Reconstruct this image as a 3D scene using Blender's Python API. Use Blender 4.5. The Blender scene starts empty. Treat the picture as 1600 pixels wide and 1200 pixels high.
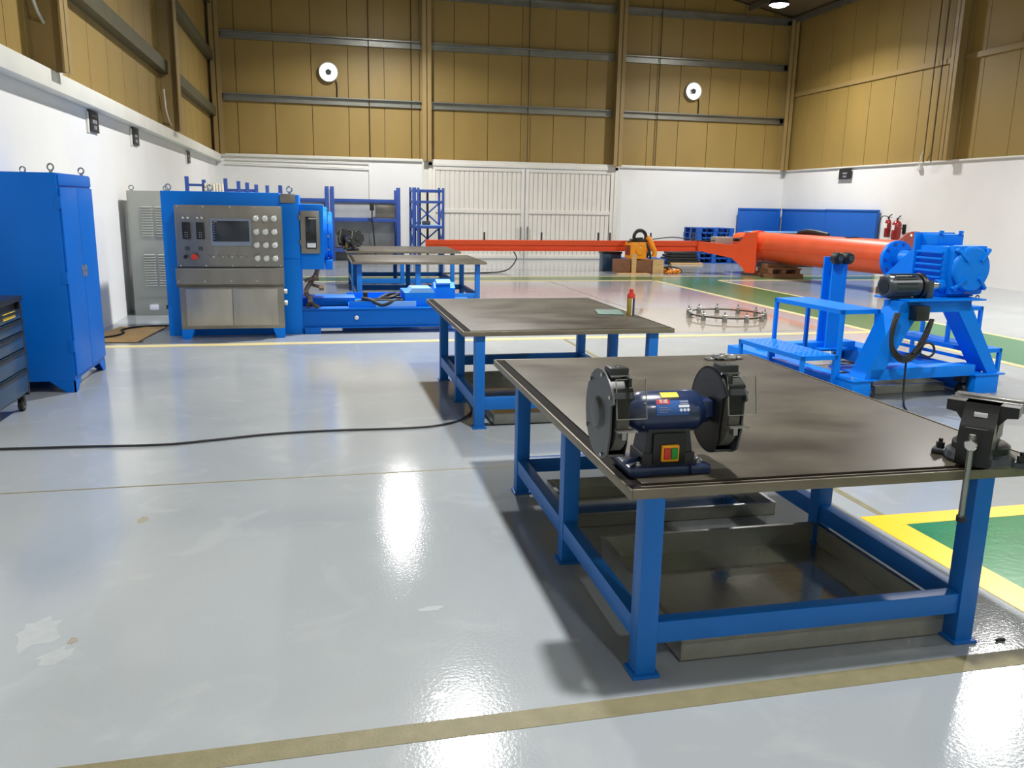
import bpy, bmesh, math, random
from mathutils import Vector, Matrix, Euler
random.seed(7)
R = math.radians
S = bpy.context.scene
C = S.collection

# ------------------------------------------------------------------ camera
F, PITCH, YAW, ROLL, CAMH = 1290.5, .213731, .232341, .018291, 1.65
def make_camera():
    cy, sy, cp, sp = math.cos(YAW), math.sin(YAW), math.cos(PITCH), math.sin(PITCH)
    fwd = Vector((sy*cp, cy*cp, -sp)); r0 = Vector((cy, -sy, 0)); u0 = r0.cross(fwd)
    r = math.cos(ROLL)*r0 + math.sin(ROLL)*u0
    u = -math.sin(ROLL)*r0 + math.cos(ROLL)*u0
    cd = bpy.data.cameras.new('camera'); cd.sensor_fit = 'HORIZONTAL'; cd.sensor_width = 36
    cd.lens = F/1600*36; cd.clip_start = .05; cd.clip_end = 200
    co = bpy.data.objects.new('camera', cd); C.objects.link(co)
    m = Matrix((( r.x, u.x, -fwd.x, 0), (r.y, u.y, -fwd.y, 0), (r.z, u.z, -fwd.z, CAMH), (0, 0, 0, 1)))
    co.matrix_world = m
    S.camera = co
make_camera()

# ------------------------------------------------------------------ world, exposure, lamps
W = bpy.data.worlds.new('world'); S.world = W; W.use_nodes = True
W.node_tree.nodes['Background'].inputs[0].default_value = (.8, .9, 1, 1)
W.node_tree.nodes['Background'].inputs[1].default_value = .3
S.view_settings.view_transform = 'Standard'; S.view_settings.look = 'None'
S.view_settings.exposure = 0.0; S.view_settings.gamma = 1.0
S.view_settings.use_curve_mapping = False
S.cycles.use_denoising = True
S.cycles.max_bounces = 8; S.cycles.diffuse_bounces = 5; S.cycles.caustics_reflective = False; S.cycles.caustics_refractive = False
LAMP_Z = 6.9
LAMPS = [(2.08, 21.7), (12.0, 21.1), (2.05, 11.4), (11.4, 10.8), (1.95, 3.2), (11.4, 2.4), (2.05, -5.0), (11.4, -5.0)]
LAMP_W = 545
def lamp_light(x, y):
    l = bpy.data.lights.new('highbay_light', 'AREA'); l.shape = 'DISK'; l.size = .42
    l.energy = LAMP_W*(.74 if y > 18 else 1.18 if y > 6 else .62 if y > 0 else .35); l.spread = R(150); l.color = (1, .985, .95)
    o = bpy.data.objects.new('highbay_light', l); C.objects.link(o); o.location = (x, y, LAMP_Z-.09)
for p in LAMPS: lamp_light(*p)

# ------------------------------------------------------------------ materials
def lin(h):
    h = h.lstrip('#'); v = [int(h[i:i+2], 16)/255 for i in (0, 2, 4)]
    return tuple(c/12.92 if c <= .04045 else ((c+.055)/1.055)**2.4 for c in v) + (1,)
def mat(name, col, rough=.5, metal=0, var=.06, scale=6, bump=0, bscale=60, spec=.5, coat=0, stretch=None, rvar=0, emit=0, trans=0, alpha=1, col2=None):
    m = bpy.data.materials.new(name); m.use_nodes = True
    nt = m.node_tree; N = nt.nodes; L = nt.links; b = N['Principled BSDF']
    b.inputs['Roughness'].default_value = rough; b.inputs['Metallic'].default_value = metal
    b.inputs['Specular IOR Level'].default_value = spec; b.inputs['Coat Weight'].default_value = coat
    if coat: b.inputs['Coat Roughness'].default_value = .1
    if trans: b.inputs['Transmission Weight'].default_value = trans; b.inputs['IOR'].default_value = 1.3
    c = lin(col)
    tc = N.new('ShaderNodeTexCoord'); mp = N.new('ShaderNodeMapping'); L.new(tc.outputs['Object'], mp.inputs[0])
    if stretch: mp.inputs['Scale'].default_value = stretch
    if emit:
        b.inputs['Emission Color'].default_value = c; b.inputs['Emission Strength'].default_value = emit
    if var:
        n = N.new('ShaderNodeTexNoise'); n.inputs['Scale'].default_value = scale; n.inputs['Detail'].default_value = 5
        L.new(mp.outputs[0], n.inputs['Vector'])
        r = N.new('ShaderNodeValToRGB'); L.new(n.outputs['Fac'], r.inputs[0])
        k0, k1 = 1-var, 1+var
        c0 = lin(col2) if col2 else tuple(x*k0 for x in c[:3])+(1,)
        r.color_ramp.elements[0].color = c0; r.color_ramp.elements[0].position = .3
        r.color_ramp.elements[1].color = tuple(min(1, x*k1) for x in c[:3])+(1,); r.color_ramp.elements[1].position = .7
        L.new(r.outputs[0], b.inputs['Base Color'])
        if rvar:
            mr = N.new('ShaderNodeMapRange'); L.new(n.outputs['Fac'], mr.inputs[0])
            mr.inputs[3].default_value = rough-rvar; mr.inputs[4].default_value = rough+rvar
            L.new(mr.outputs[0], b.inputs['Roughness'])
    else:
        b.inputs['Base Color'].default_value = c
    if bump:
        n2 = N.new('ShaderNodeTexNoise'); n2.inputs['Scale'].default_value = bscale; L.new(mp.outputs[0], n2.inputs['Vector'])
        bp = N.new('ShaderNodeBump'); bp.inputs['Strength'].default_value = bump; bp.inputs['Distance'].default_value = .01
        L.new(n2.outputs['Fac'], bp.inputs['Height']); L.new(bp.outputs[0], b.inputs['Normal'])
    return m
M = {}
def A(k, *a, **kw): M[k] = mat(k, *a, **kw)
A('white_paint', '#E4E4E2', .55, var=.025, scale=1.2, bump=.12, bscale=25)
A('white_steel', '#DEDBD3', .45, var=.03, scale=2)
A('ledge_white', '#DAD9D0', .5, var=.04, scale=3)
A('tan_panel', '#957C43', .5, var=.06, scale=1.3, stretch=(1, 1, .4))
A('tan_steel', '#988050', .45, var=.06, scale=2)
A('tan_dark', '#4A3A22', .6, var=.1, scale=3)
A('roof_sheet', '#6B5C42', .5, var=.06, scale=2)
A('galvanised', '#8E8E86', .38, .75, var=.14, scale=4, stretch=(.4, 1, 1))
A('blue', '#0079E4', .45, var=.05, scale=2, spec=.2)
A('blue_cabinet', '#0062C2', .4, var=.04, scale=2, spec=.2)
A('blue_table', '#1466B8', .42, var=.06, scale=5, spec=.35)
A('blue_rack', '#2C4C98', .45, var=.06, scale=5)
A('blue_pallet', '#0F56B0', .5, var=.08, scale=5)
A('blue_sheet', '#0A5CB8', .6, var=.07, scale=1.5)
A('dark_blue_chest', '#1F3F5E', .35, var=.06, scale=4, coat=.2)
A('black_steel', '#17191B', .4, var=.15, scale=8)
A('black_plastic', '#141619', .35, var=.1, scale=8)
A('black_rubber', '#15171A', .55, var=.1, scale=8)
A('grey_enclosure', '#A0A299', .45, var=.03, scale=2)
A('stainless', '#8F8B83', .33, .8, var=.1, scale=2.5, stretch=(3, 3, .7), rvar=.06, bump=.05, bscale=30)
A('stainless_door', '#ABA79F', .36, .8, var=.12, scale=3, stretch=(2, 2, .6), rvar=.06)
A('tray_steel', '#A3A297', .24, .55, var=.1, scale=7, bump=.12, bscale=45, rvar=.06)
A('table_plate', '#4C473C', .42, .15, spec=.35, var=.14, scale=2.4, stretch=(1, 1.6, 1), rvar=.12, bump=.05, bscale=40, col2='#332E26')
A('table_rim', '#7A7262', .42, .4, var=.14, scale=6, bump=.05, bscale=60)
A('groove_black', '#0F0D0B', .8, var=.2, scale=12, spec=.15)
A('orange', '#E8501C', .42, var=.06, scale=2)
A('orange_column', '#E2592F', .42, var=.08, scale=2.5)
A('red_oxide', '#7C3024', .55, var=.1, scale=5)
A('hoist_yellow', '#EE9614', .4, var=.08, scale=8)
A('wood', '#7A5237', .7, var=.25, scale=5, stretch=(1, 6, 6))
A('wood_pale', '#C9A773', .7, var=.15, scale=5, stretch=(1, 6, 6))
A('cardboard', '#CBA468', .8, var=.12, scale=5)
A('steel', '#9A9A98', .28, .9, var=.1, scale=10)
A('chrome', '#D5D5D3', .14, 1, var=.03, scale=10)
A('pale_plastic', '#D8D8D2', .4, var=.04, scale=10)
A('hose_white', '#CFC9B8', .6, var=.1, scale=15)
A('red_ext', '#931A17', .3, var=.06, scale=8, coat=.3)
A('red', '#C8342A', .4, var=.05, scale=8)
A('grinder_blue', '#1C2C50', .3, var=.06, scale=10, coat=.3)
A('grinder_black', '#26282A', .36, var=.12, scale=12, bump=.05, bscale=200)
A('grinder_cover', '#4A4D50', .4, var=.08, scale=10)
A('stone', '#5E5B55', .85, var=.1, scale=60, bump=.1, bscale=300)
A('yellow', '#F2C91C', .4, var=.03, scale=10)
A('orange_yellow', '#F5A312', .4, var=.03, scale=10)
A('green_button', '#1E8A2A', .35, var=.03, scale=10)
A('white_print', '#E6E8EC', .5, var=0)
A('grey_print', '#8E9096', .5, var=0)
A('blue_print', '#2B5AA0', .45, var=.03)
A('sign_black', '#201F24', .5, var=.05, scale=5)
A('screen', '#2A3038', .15, var=.1, scale=3)
A('bezel', '#7C8698', .35, var=.03, scale=5)
A('vise_black', '#222324', .38, .3, var=.15, scale=10, bump=.05, bscale=90)
A('motor_grey', '#3E444A', .36, .2, var=.08, scale=8)
A('olive_joint', '#746E50', .55, var=.12, scale=14, bump=.15, bscale=90)
A('yellow_line', '#F4BC08', .3, var=.03, scale=3)
A('cream_line', '#CDBF8C', .3, var=.08, scale=2)
A('green_paint', '#14703F', .22, var=.1, scale=3, bump=.06, bscale=25)
A('green_reflecting', '#4F7048', .2, var=.14, scale=1.2)  # far green lane, the olive tone of its reflections put into the colour
A('taupe_pad', '#968B7E', .07, var=.06, scale=1.5, spec=.6)
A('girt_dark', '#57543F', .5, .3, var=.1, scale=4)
A('tray_floor', '#B4B3A8', .1, .85, var=.08, scale=5, bump=.05, bscale=30, rvar=.04)
A('rack_panel', '#B0B4BA', .55, var=.08, scale=3)
A('green_sheet', '#5C756E', .5, var=.05, scale=6)
A('foil', '#C8C8C8', .2, 1, var=.1, scale=20)
A('stain_pale', '#A2A7A9', .16, var=.05, scale=20)
A('stain_brown', '#918C7E', .2, var=.15, scale=20)
A('can_gold', '#BFA54A', .3, .3, var=.06, scale=20)
A('can_navy', '#2A2C4A', .35, var=.05, scale=20)
A('brown_fitting', '#6E5F52', .45, .5, var=.15, scale=15)
A('light_blue', '#7DB2E8', .3, var=.03, scale=4)
A('lamp_glow', '#FFFFFF', .5, var=0, emit=150)
A('daylight_glow', '#FFFDF6', .5, var=0, emit=5)
A('shield_edge', '#B9B9B2', .3, var=0, trans=.4)
A('shield', '#F2F2EE', .06, var=0, trans=1)

def floor_material():
    m = bpy.data.materials.new('epoxy_floor'); m.use_nodes = True
    nt = m.node_tree; N = nt.nodes; L = nt.links; b = N['Principled BSDF']
    tc = N.new('ShaderNodeTexCoord')
    def noise(s, d=5, dist=0):
        n = N.new('ShaderNodeTexNoise'); n.inputs['Scale'].default_value = s; n.inputs['Detail'].default_value = d
        n.inputs['Distortion'].default_value = dist; L.new(tc.outputs['Object'], n.inputs['Vector']); return n
    def ramp(n, stops):
        r = N.new('ShaderNodeValToRGB'); L.new(n.outputs['Fac'], r.inputs[0])
        while len(r.color_ramp.elements) < len(stops): r.color_ramp.elements.new(.5)
        for e, (p, c) in zip(r.color_ramp.elements, stops): e.position = p; e.color = c
        return r
    def mix(a, bb, f, mode='MIX'):
        x = N.new('ShaderNodeMix'); x.data_type = 'RGBA'; x.blend_type = mode
        if isinstance(f, float): x.inputs[0].default_value = f
        else: L.new(f, x.inputs[0])
        L.new(a, x.inputs[6])
        if isinstance(bb, tuple): x.inputs[7].default_value = bb
        else: L.new(bb, x.inputs[7])
        return x.outputs[2]
    base = ramp(noise(.55, 4, .6), [(.3, lin('#8E959A')), (.5, lin('#989EA2')), (.72, lin('#A2A6A8'))])
    # faint wipe marks and pale chalky blots
    wipe = ramp(noise(2.3, 7, 1.5), [(.56, (0, 0, 0, 1)), (.8, (.3, .3, .3, 1))])
    c = mix(base.outputs[0], lin('#BDC0C0'), wipe.outputs[0])
    # a few small brown scuffs
    sc = ramp(noise(3.1, 3, .2), [(.76, (0, 0, 0, 1)), (.8, (1, 1, 1, 1))])
    c = mix(c, lin('#9A917F'), sc.outputs[0])
    L.new(c, b.inputs['Base Color'])
    rr = N.new('ShaderNodeMapRange'); L.new(noise(1.4, 5, .4).outputs['Fac'], rr.inputs[0])
    rr.inputs[3].default_value = .06; rr.inputs[4].default_value = .14
    L.new(rr.outputs[0], b.inputs['Roughness'])
    b.inputs['Specular IOR Level'].default_value = .5
    bn = noise(75, 3); bp = N.new('ShaderNodeBump'); bp.inputs['Strength'].default_value = .09; bp.inputs['Distance'].default_value = .006
    L.new(bn.outputs['Fac'], bp.inputs['Height']); L.new(bp.outputs[0], b.inputs['Normal'])
    return m
M['floor'] = floor_material()

# ------------------------------------------------------------------ mesh helpers
class MB:
    def __init__(s): s.bm = bmesh.new()
    def _new(s, vs): return [s.bm.verts.new(v) for v in vs]
    def box(s, x0, x1, y0, y1, z0, z1, bev=0, mx=None):
        b = s.bm
        v = [(x, y, z) for x in (x0, x1) for y in (y0, y1) for z in (z0, z1)]
        if mx is not None: v = [mx @ Vector(p) for p in v]
        v = s._new(v)
        fs = [b.faces.new([v[i] for i in f]) for f in ((0, 1, 3, 2), (4, 6, 7, 5), (0, 4, 5, 1), (2, 3, 7, 6), (0, 2, 6, 4), (1, 5, 7, 3))]
        if bev:
            es = list({e for f in fs for e in f.edges})
            bmesh.ops.bevel(b, geom=es, offset=bev, segments=2, profile=.6, affect='EDGES')
        return s
    def bar(s, p0, p1, w, h, up=(0, 0, 1), bev=0):
        p0, p1 = Vector(p0), Vector(p1); d = p1-p0; Ln = d.length; z = d.normalized()
        upv = Vector(up)
        if abs(z.dot(upv)) > .99: upv = Vector((0, 1, 0))
        x = upv.cross(z).normalized(); y = z.cross(x)
        mx = Matrix(((x.x, y.x, z.x, p0.x), (x.y, y.y, z.y, p0.y), (x.z, y.z, z.z, p0.z), (0, 0, 0, 1)))
        return s.box(-w/2, w/2, -h/2, h/2, 0, Ln, bev, mx)
    def _frame(s, d):
        z = Vector(d).normalized(); a = Vector((0, 0, 1)) if abs(z.z) < .9 else Vector((1, 0, 0))
        x = a.cross(z).normalized(); return x, z.cross(x), z
    def lathe(s, prof, p0, axis, n=20):
        x, y, z = s._frame(axis); p0 = Vector(p0); rings = []
        for r, h in prof:
            if r < 1e-6: rings.append([s.bm.verts.new(p0+z*h)])
            else: rings.append([s.bm.verts.new(p0+z*h+(x*math.cos(2*math.pi*i/n)+y*math.sin(2*math.pi*i/n))*r) for i in range(n)])
        for a, b in zip(rings, rings[1:]):
            for i in range(n):
                j = (i+1) % n
                if len(a) == 1 and len(b) == 1: continue
                if len(a) == 1: s.bm.faces.new((a[0], b[j], b[i]))
                elif len(b) == 1: s.bm.faces.new((a[i], a[j], b[0]))
                else: s.bm.faces.new((a[i], a[j], b[j], b[i]))
        return s
    def cyl(s, p0, p1, r, r2=None, n=20, ch=0):
        r2 = r if r2 is None else r2; d = Vector(p1)-Vector(p0); L = d.length
        if ch: return s.lathe([(0, 0), (r-ch, 0), (r, ch), (r2, L-ch), (r2-ch, L), (0, L)], p0, d, n)
        return s.lathe([(0, 0), (r, 0), (r2, L), (0, L)], p0, d, n)
    def tube(s, p0, p1, ro, ri, n=24):
        d = Vector(p1)-Vector(p0); L = d.length
        return s.lathe([(ri, 0), (ro, 0), (ro, L), (ri, L), (ri, 0)], p0, d, n)
    def path(s, pts, r, n=8, smooth=4, closed=False):
        pts = [Vector(p) for p in pts]
        if smooth > 1 and len(pts) > 2:
            out = []; m = len(pts)
            for i in range(m if closed else m-1):
                g = lambda k: pts[k % m] if closed else pts[max(0, min(m-1, k))]
                p0, p1, p2, p3 = g(i-1), g(i), g(i+1), g(i+2)
                for k in range(smooth):
                    t = k/smooth
                    out.append(.5*((2*p1)+(p2-p0)*t+(2*p0-5*p1+4*p2-p3)*t*t+(3*p1-p0-3*p2+p3)*t**3))
            if not closed: out.append(pts[-1])
            pts = out
        m = len(pts); rings = []; px = None
        for i, p in enumerate(pts):
            a = pts[(i-1) % m] if (closed or i) else p
            b = pts[(i+1) % m] if (closed or i < m-1) else p
            d = (b-a).normalized()
            if px is None: x, y, _ = s._frame(d)
            else:
                x = (px-d*px.dot(d)).normalized(); y = d.cross(x)
            px = x
            rings.append([s.bm.verts.new(p+(x*math.cos(2*math.pi*k/n)+y*math.sin(2*math.pi*k/n))*r) for k in range(n)])
        for i in range(m if closed else m-1):
            a, b = rings[i], rings[(i+1) % m]
            for k in range(n): s.bm.faces.new((a[k], a[(k+1) % n], b[(k+1) % n], b[k]))
        if not closed: s.bm.faces.new(rings[0][::-1]); s.bm.faces.new(rings[-1])
        return s
    def torus(s, c, axis, Rr, r, n=24, m=8):
        x, y, z = s._frame(axis); c = Vector(c)
        return s.path([c+(x*math.cos(2*math.pi*i/n)+y*math.sin(2*math.pi*i/n))*Rr for i in range(n)], r, m, 1, True)
    def prism(s, poly, ax, a0, a1, mx=None):
        def P(u, v, a): p = {'x': (a, u, v), 'y': (u, a, v), 'z': (u, v, a)}[ax]; return mx @ Vector(p) if mx is not None else p
        lo = s._new([P(u, v, a0) for u, v in poly]); hi = s._new([P(u, v, a1) for u, v in poly]); n = len(poly)
        s.bm.faces.new(lo); s.bm.faces.new(hi[::-1])
        for i in range(n): s.bm.faces.new((lo[i], lo[(i+1) % n], hi[(i+1) % n], hi[i]))
        return s
    def build(s, name, m, parent=None, smooth=True, kind=None, label=None, ang=35):
        bmesh.ops.recalc_face_normals(s.bm, faces=s.bm.faces[:])
        me = bpy.data.meshes.new(name); s.bm.to_mesh(me); s.bm.free()
        me.materials.append(M[m])
        if smooth: me.shade_smooth(); me.set_sharp_from_angle(angle=R(ang))
        o = bpy.data.objects.new(name, me); C.objects.link(o)
        if parent is not None: o.parent = parent
        if kind: o['kind'] = kind
        if label: o['label'] = label
        return o
def tag(o, label, cat, group=None):
    o['label'] = label; o['category'] = cat
    if group: o['group'] = group
    return o
def thing(name, label, cat, loc=(0, 0, 0), rz=0, group=None):
    o = bpy.data.objects.new(name, None); C.objects.link(o); o.location = loc; o.rotation_euler = (0, 0, R(rz))
    o.empty_display_size = .1
    return tag(o, label, cat, group)
def copy_obj(o, parent=None):
    c = o.copy(); C.objects.link(c); c.parent = parent; return c
def copy_tree(o, parent=None):
    c = copy_obj(o, parent)
    for ch in list(o.children): copy_tree(ch, c)
    return c
def text(name, body, size, m, parent, loc, rot, ext=.0008, align='CENTER'):
    cu = bpy.data.curves.new(name, 'FONT'); cu.body = body; cu.size = size; cu.extrude = ext; cu.align_x = align; cu.align_y = 'CENTER'
    t = bpy.data.objects.new('text_source', cu); C.objects.link(t)
    dg = bpy.context.evaluated_depsgraph_get(); me = bpy.data.meshes.new_from_object(t.evaluated_get(dg))
    bpy.data.objects.remove(t); me.materials.clear(); me.materials.append(M[m]); me.name = name
    o = bpy.data.objects.new(name, me); C.objects.link(o); o.parent = parent; o.location = loc; o.rotation_euler = rot
    return o
def struct(o): o['kind'] = 'structure'; return o

# ------------------------------------------------------------------ room
XL, XR, YB, YF, WH = -2.68, 15.0, 25.2, -8.0, 2.88
EAVE, RIDGE = 7.55, 9.25; XM = (XL+XR)/2
def roof_z(x): return EAVE+(RIDGE-EAVE)*(1-abs(x-XM)/(XR-XM))
floor = struct(MB().box(XL-.3, XR+.3, YF-.3, YB+.3, -.2, 0).build('floor', 'floor'))
def fmark(name, x0, x1, y0, y1, m, h=.002): return MB().box(x0, x1, y0, y1, -.01, h).build(name, m, floor)
# painted lanes near (right foreground)
fmark('green_lane', 3.05, XR, -7.5, 3.6, 'green_paint', .002)
fmark('yellow_border', 2.87, 3.05, -7.5, 3.74, 'yellow_line', .003)
fmark('yellow_border', 3.05, XR, 3.6, 3.74, 'yellow_line', .003)
# far lanes
fmark('green_lane', XL, XR, 17.95, 18.9, 'green_reflecting', .002)
fmark('cream_border', XL, 7.5, 17.8, 17.95, 'cream_line', .003)
fmark('cream_border', 9.2, XR, 17.8, 17.95, 'cream_line', .003)
fmark('cream_border', XL, XR, 18.9, 19.02, 'cream_line', .003)
fmark('green_lane', 7.62, 9.1, 3.74, 17.95, 'green_paint', .0015)
fmark('cream_border', 7.5, 7.62, 3.74, 17.8, 'cream_line', .003)
fmark('cream_border', 9.1, 9.2, 3.74, 17.8, 'cream_line', .003)
fmark('cream_border', XL, 7.5, 9.9, 10.06, 'cream_line', .003)
fmark('glossy_pad', 4.3, 7.05, 10.25, 12.85, 'taupe_pad', .002)
# slab joints
fmark('joint_strip', XL, 2.87, 2.29, 2.385, 'olive_joint', .0015)
fmark('joint_line', 2.99, 3.035, 3.74, 9.9, 'olive_joint', .0012)
fmark('joint_line', XL, 2.95, 4.96, 4.975, 'olive_joint', .001)
fmark('joint_line', 5.0, 5.02, 12.85, 17.8, 'olive_joint', .001)
def stain(cx, cy, rx, ry, m, n=18):
    pts = []
    for k in range(n):
        a = 2*math.pi*k/n; q = random.uniform(.55, 1.1); pts.append((cx+rx*q*math.cos(a), cy+ry*q*math.sin(a)))
    MB().prism(pts, 'z', -.002, .0006).build('floor_stain', m, floor, smooth=False)
for q in ((-1.1, 3.25, .1, .16, 'stain_pale'), (-.98, 3.05, .07, .08, 'stain_pale'), (-.95, 3.16, .02, .03, 'stain_brown'), (-.93, 4.41, .035, .05, 'stain_brown'), (.36, 2.52, .035, .025, 'stain_brown'), (.46, 2.5, .015, .012, 'stain_brown'), (.42, 3.15, .06, .025, 'stain_pale'), (.93, 2.79, .022, .02, 'stain_pale')): stain(*q)
wl = struct(MB().box(XL-.2, XL, YF, YB, 0, WH).build('wall_left', 'white_paint'))
wr = struct(MB().box(XR, XR+.2, YF, YB, 0, WH).build('wall_right', 'white_paint'))
wb = struct(MB().box(XL-.2, 3.25, YB, YB+.2, 0, WH).box(9.2, XR+.2, YB, YB+.2, 0, WH).box(3.25, 9.2, YB, YB+.2, 2.8, WH).build('wall_back', 'white_paint'))
wf = struct(MB().prism([(XL, 0), (XR, 0), (XR, EAVE), (XM, RIDGE), (XL, EAVE)], 'y', YF-.2, YF).build('wall_front', 'white_paint'))
# steel cladding, panel by panel, over a dark backing
def panel_row(parent, side):
    g = .008
    if side == 'back':
        x = XL
        edges = [XL]+[k*1.017 for k in range(-2, 15)]+[XR]
        for a, b in zip(edges, edges[1:]):
            poly = [(a+g, WH), (b-g, WH), (b-g, roof_z(b-g)-.02)]
            if a < XM < b: poly.append((XM, RIDGE-.02))
            poly.append((a+g, roof_z(a+g)-.02))
            MB().prism(poly, 'y', YB+.06, YB+.1).build('cladding_panel', 'tan_panel', parent, smooth=False)
    else:
        xa, xb = (XL-.1, XL-.06) if side == 'left' else (XR+.06, XR+.1)
        y = YB+.06
        while y > YF:
            MB().box(xa, xb, max(YF, y-1.017)+g, y-g, WH, EAVE).build('cladding_panel', 'tan_panel', parent, smooth=False); y -= 1.017
MB().prism([(XL-.2, WH-.1), (XR+.2, WH-.1), (XR+.2, EAVE), (XM, RIDGE), (XL-.2, EAVE)], 'y', YB+.105, YB+.16).build('backing_sheet', 'tan_dark', wb)
MB().box(XL-.16, XL-.105, YF-.2, YB+.2, WH-.1, EAVE+.1).build('backing_sheet', 'tan_dark', wl)
MB().box(XR+.105, XR+.16, YF-.2, YB+.2, WH-.1, EAVE+.1).build('backing_sheet', 'tan_dark', wr)
for a, b, par in ((XL-.06, XL+.03, wl), (XR-.03, XR+.06, wr)): MB().box(a, b, YB-.03, YB+.06, WH, EAVE).build('corner_flashing', 'tan_steel', par)
panel_row(wb, 'back'); panel_row(wl, 'left'); panel_row(wr, 'right')
ceil = struct(MB().prism([(XL-.3, EAVE-.03), (XM, RIDGE), (XR+.3, EAVE-.03), (XR+.3, EAVE+.12), (XM, RIDGE+.15), (XL-.3, EAVE+.12)], 'y', YF-.2, YB+.25).build('ceiling', 'roof_sheet'))
for k in range(6):
    for sgn in (-1, 1):
        x = XM+sgn*(1.2+k*1.5)
        MB().box(x-.04, x+.04, YF, YB, roof_z(x)-.2, roof_z(x)-.03).build('roof_purlin', 'galvanised', ceil)
for y in (17.5, 10.0, 2.5, -5):
    MB().bar((XL, y, EAVE-.3), (XM, y, RIDGE-.35), .16, .3).bar((XM, y, RIDGE-.35), (XR, y, EAVE-.3), .16, .3).build('rafter', 'tan_steel', ceil)
# girts
def girt(parent, p0, p1, m='galvanised', h=.2, d=.12):
    p0, p1 = Vector(p0), Vector(p1)
    o = MB()
    ax = 'x' if abs(p1.x-p0.x) > abs(p1.y-p0.y) else 'y'
    if ax == 'x':
        o.prism([(p0.y, p0.z), (p0.y-d, p0.z), (p0.y-d, p0.z-.03), (p0.y-.02, p0.z-.03), (p0.y-.02, p0.z-h+.03), (p0.y-d*.6, p0.z-h+.03), (p0.y-d*.6, p0.z-h), (p0.y, p0.z-h)], 'x', p0.x, p1.x)
    else:
        s = 1 if p0.x < XM else -1
        o.prism([(p0.x, p0.z), (p0.x+s*d, p0.z), (p0.x+s*d, p0.z-h), (p0.x, p0.z-h)], 'y', p0.y, p1.y)
    return o.build('girt', m, parent, smooth=False)
COLX = [(3.1, 3.36), (9.0, 9.26)]
for z in (4.54, 6.16, 7.52):
    xs = [XL, 3.1, 9.0, XR]
    for a, b in zip(xs, xs[1:]): girt(wb, (a+.13, YB+.06, z), (b-.01, YB+.06, z))
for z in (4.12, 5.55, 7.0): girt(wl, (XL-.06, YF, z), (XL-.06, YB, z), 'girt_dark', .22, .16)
for z in (5.3, 7.6): girt(wr, (XR+.06, YF, z), (XR+.06, YB, z), 'tan_steel', .13, .05)
# columns (I sections)
def column(parent, x, y, face, z0=WH, z1=EAVE+.6, w=.26, d=.3):
    o = MB()
    if face == 'y':      # flange faces the camera along -y
        o.box(x, x+w, y-d, y-d+.02, z0, z1).box(x, x+w, y-.02, y, z0, z1).box(x+w/2-.01, x+w/2+.01, y-d, y, z0, z1)
    else:
        s = 1 if face == '+x' else -1
        a, b = sorted((x+s*d, x+s*(d-.02))); o.box(a, b, y-w/2, y+w/2, z0, z1)
        a, b = sorted((x, x+s*.02)); o.box(a, b, y-w/2, y+w/2, z0, z1)
        a, b = sorted((x, x+s*d)); o.box(a, b, y-.01, y+.01, z0, z1)
    return o.build('column', 'tan_steel', parent, smooth=False)
for a, b in COLX:
    column(wb, a, YB+.06, 'y', 2.86, roof_z(a)-.1)
column(wb, XL+.02, YB+.06, 'y', z1=EAVE-.1); column(wb, XR-.28, YB+.06, 'y', z1=EAVE-.1)
for y in (17.2, 9.7, 2.2, -5): column(wl, XL-.06, y, '+x', z1=EAVE-.05, w=.3, d=.34)
for y in (17.75, 10.2, 2.7): column(wr, XR+.06, y, '-x', z1=EAVE-.05, w=.24, d=.3)
# painted lower halves of the gate columns
MB().box(3.1, 3.36, YB-.05, YB, 0, 2.86).build('painted_post', 'ledge_white', wb)
MB().box(9.0, 9.26, YB-.05, YB, 0, 2.86).build('painted_post', 'ledge_white', wb)
# thin sag rods and cables on the upper walls
for x in (1.6, 2.8, 6.3, 10.45):
    MB().cyl((x, YB-.02, WH), (x, YB-.02, roof_z(x)-.1), .014, n=6).build('sag_rod', 'tan_dark', wb)
for y in (18.62, 18.35):
    MB().cyl((XR-.06, y, WH), (XR-.06, y, EAVE-.1), .014, n=6).build('wall_cable', 'tan_dark', wr)
# ledge beam and trims
t1 = struct(MB().box(XL, XL+.16, YF, YB, 2.70, 2.89, .01).build('trim_1', 'ledge_white'))
t2 = struct(MB().box(XL+.16, XR, YB-.06, YB, 2.84, 2.92, .008).build('trim_2', 'ledge_white'))
t3 = struct(MB().box(XR-.05, XR, YF, YB-.06, 2.86, 2.9, .006).build('trim_3', 'ledge_white'))
MB().path([(-2.4, YB-.05, 2.78), (1.55, YB-.05, 2.76), (1.55, YB-.05, 2.6), (-2.4, YB-.05, 2.66)], .016, 6, 1).path([(1.55, YB-.05, 2.6), (1.55, YB-.05, .4)], .012, 6, 1).build('wall_conduit', 'ledge_white', wb)
for y, zt in ((9.45, 3.5), (16.9, 3.2)):
    MB().path([(XL+.05, y, zt+.4), (XL+.06, y+.08, zt), (XL+.1, y+.35, zt-.25), (XL+.12, y+.45, 2.9)], .016, 6).box(XL+.06, XL+.15, y+.38, y+.5, 2.88, 2.98).build('cable_outlet', 'pale_plastic', wl)
MB().path([(XR-.04, 18.62, 3.2), (XR-.05, 18.72, 3.05), (XR-.05, 18.75, 2.8)], .014, 6).box(XR-.09, XR-.002, 18.68, 18.82, 2.68, 2.8, .01).build('socket_box', 'pale_plastic', wr)

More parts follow.
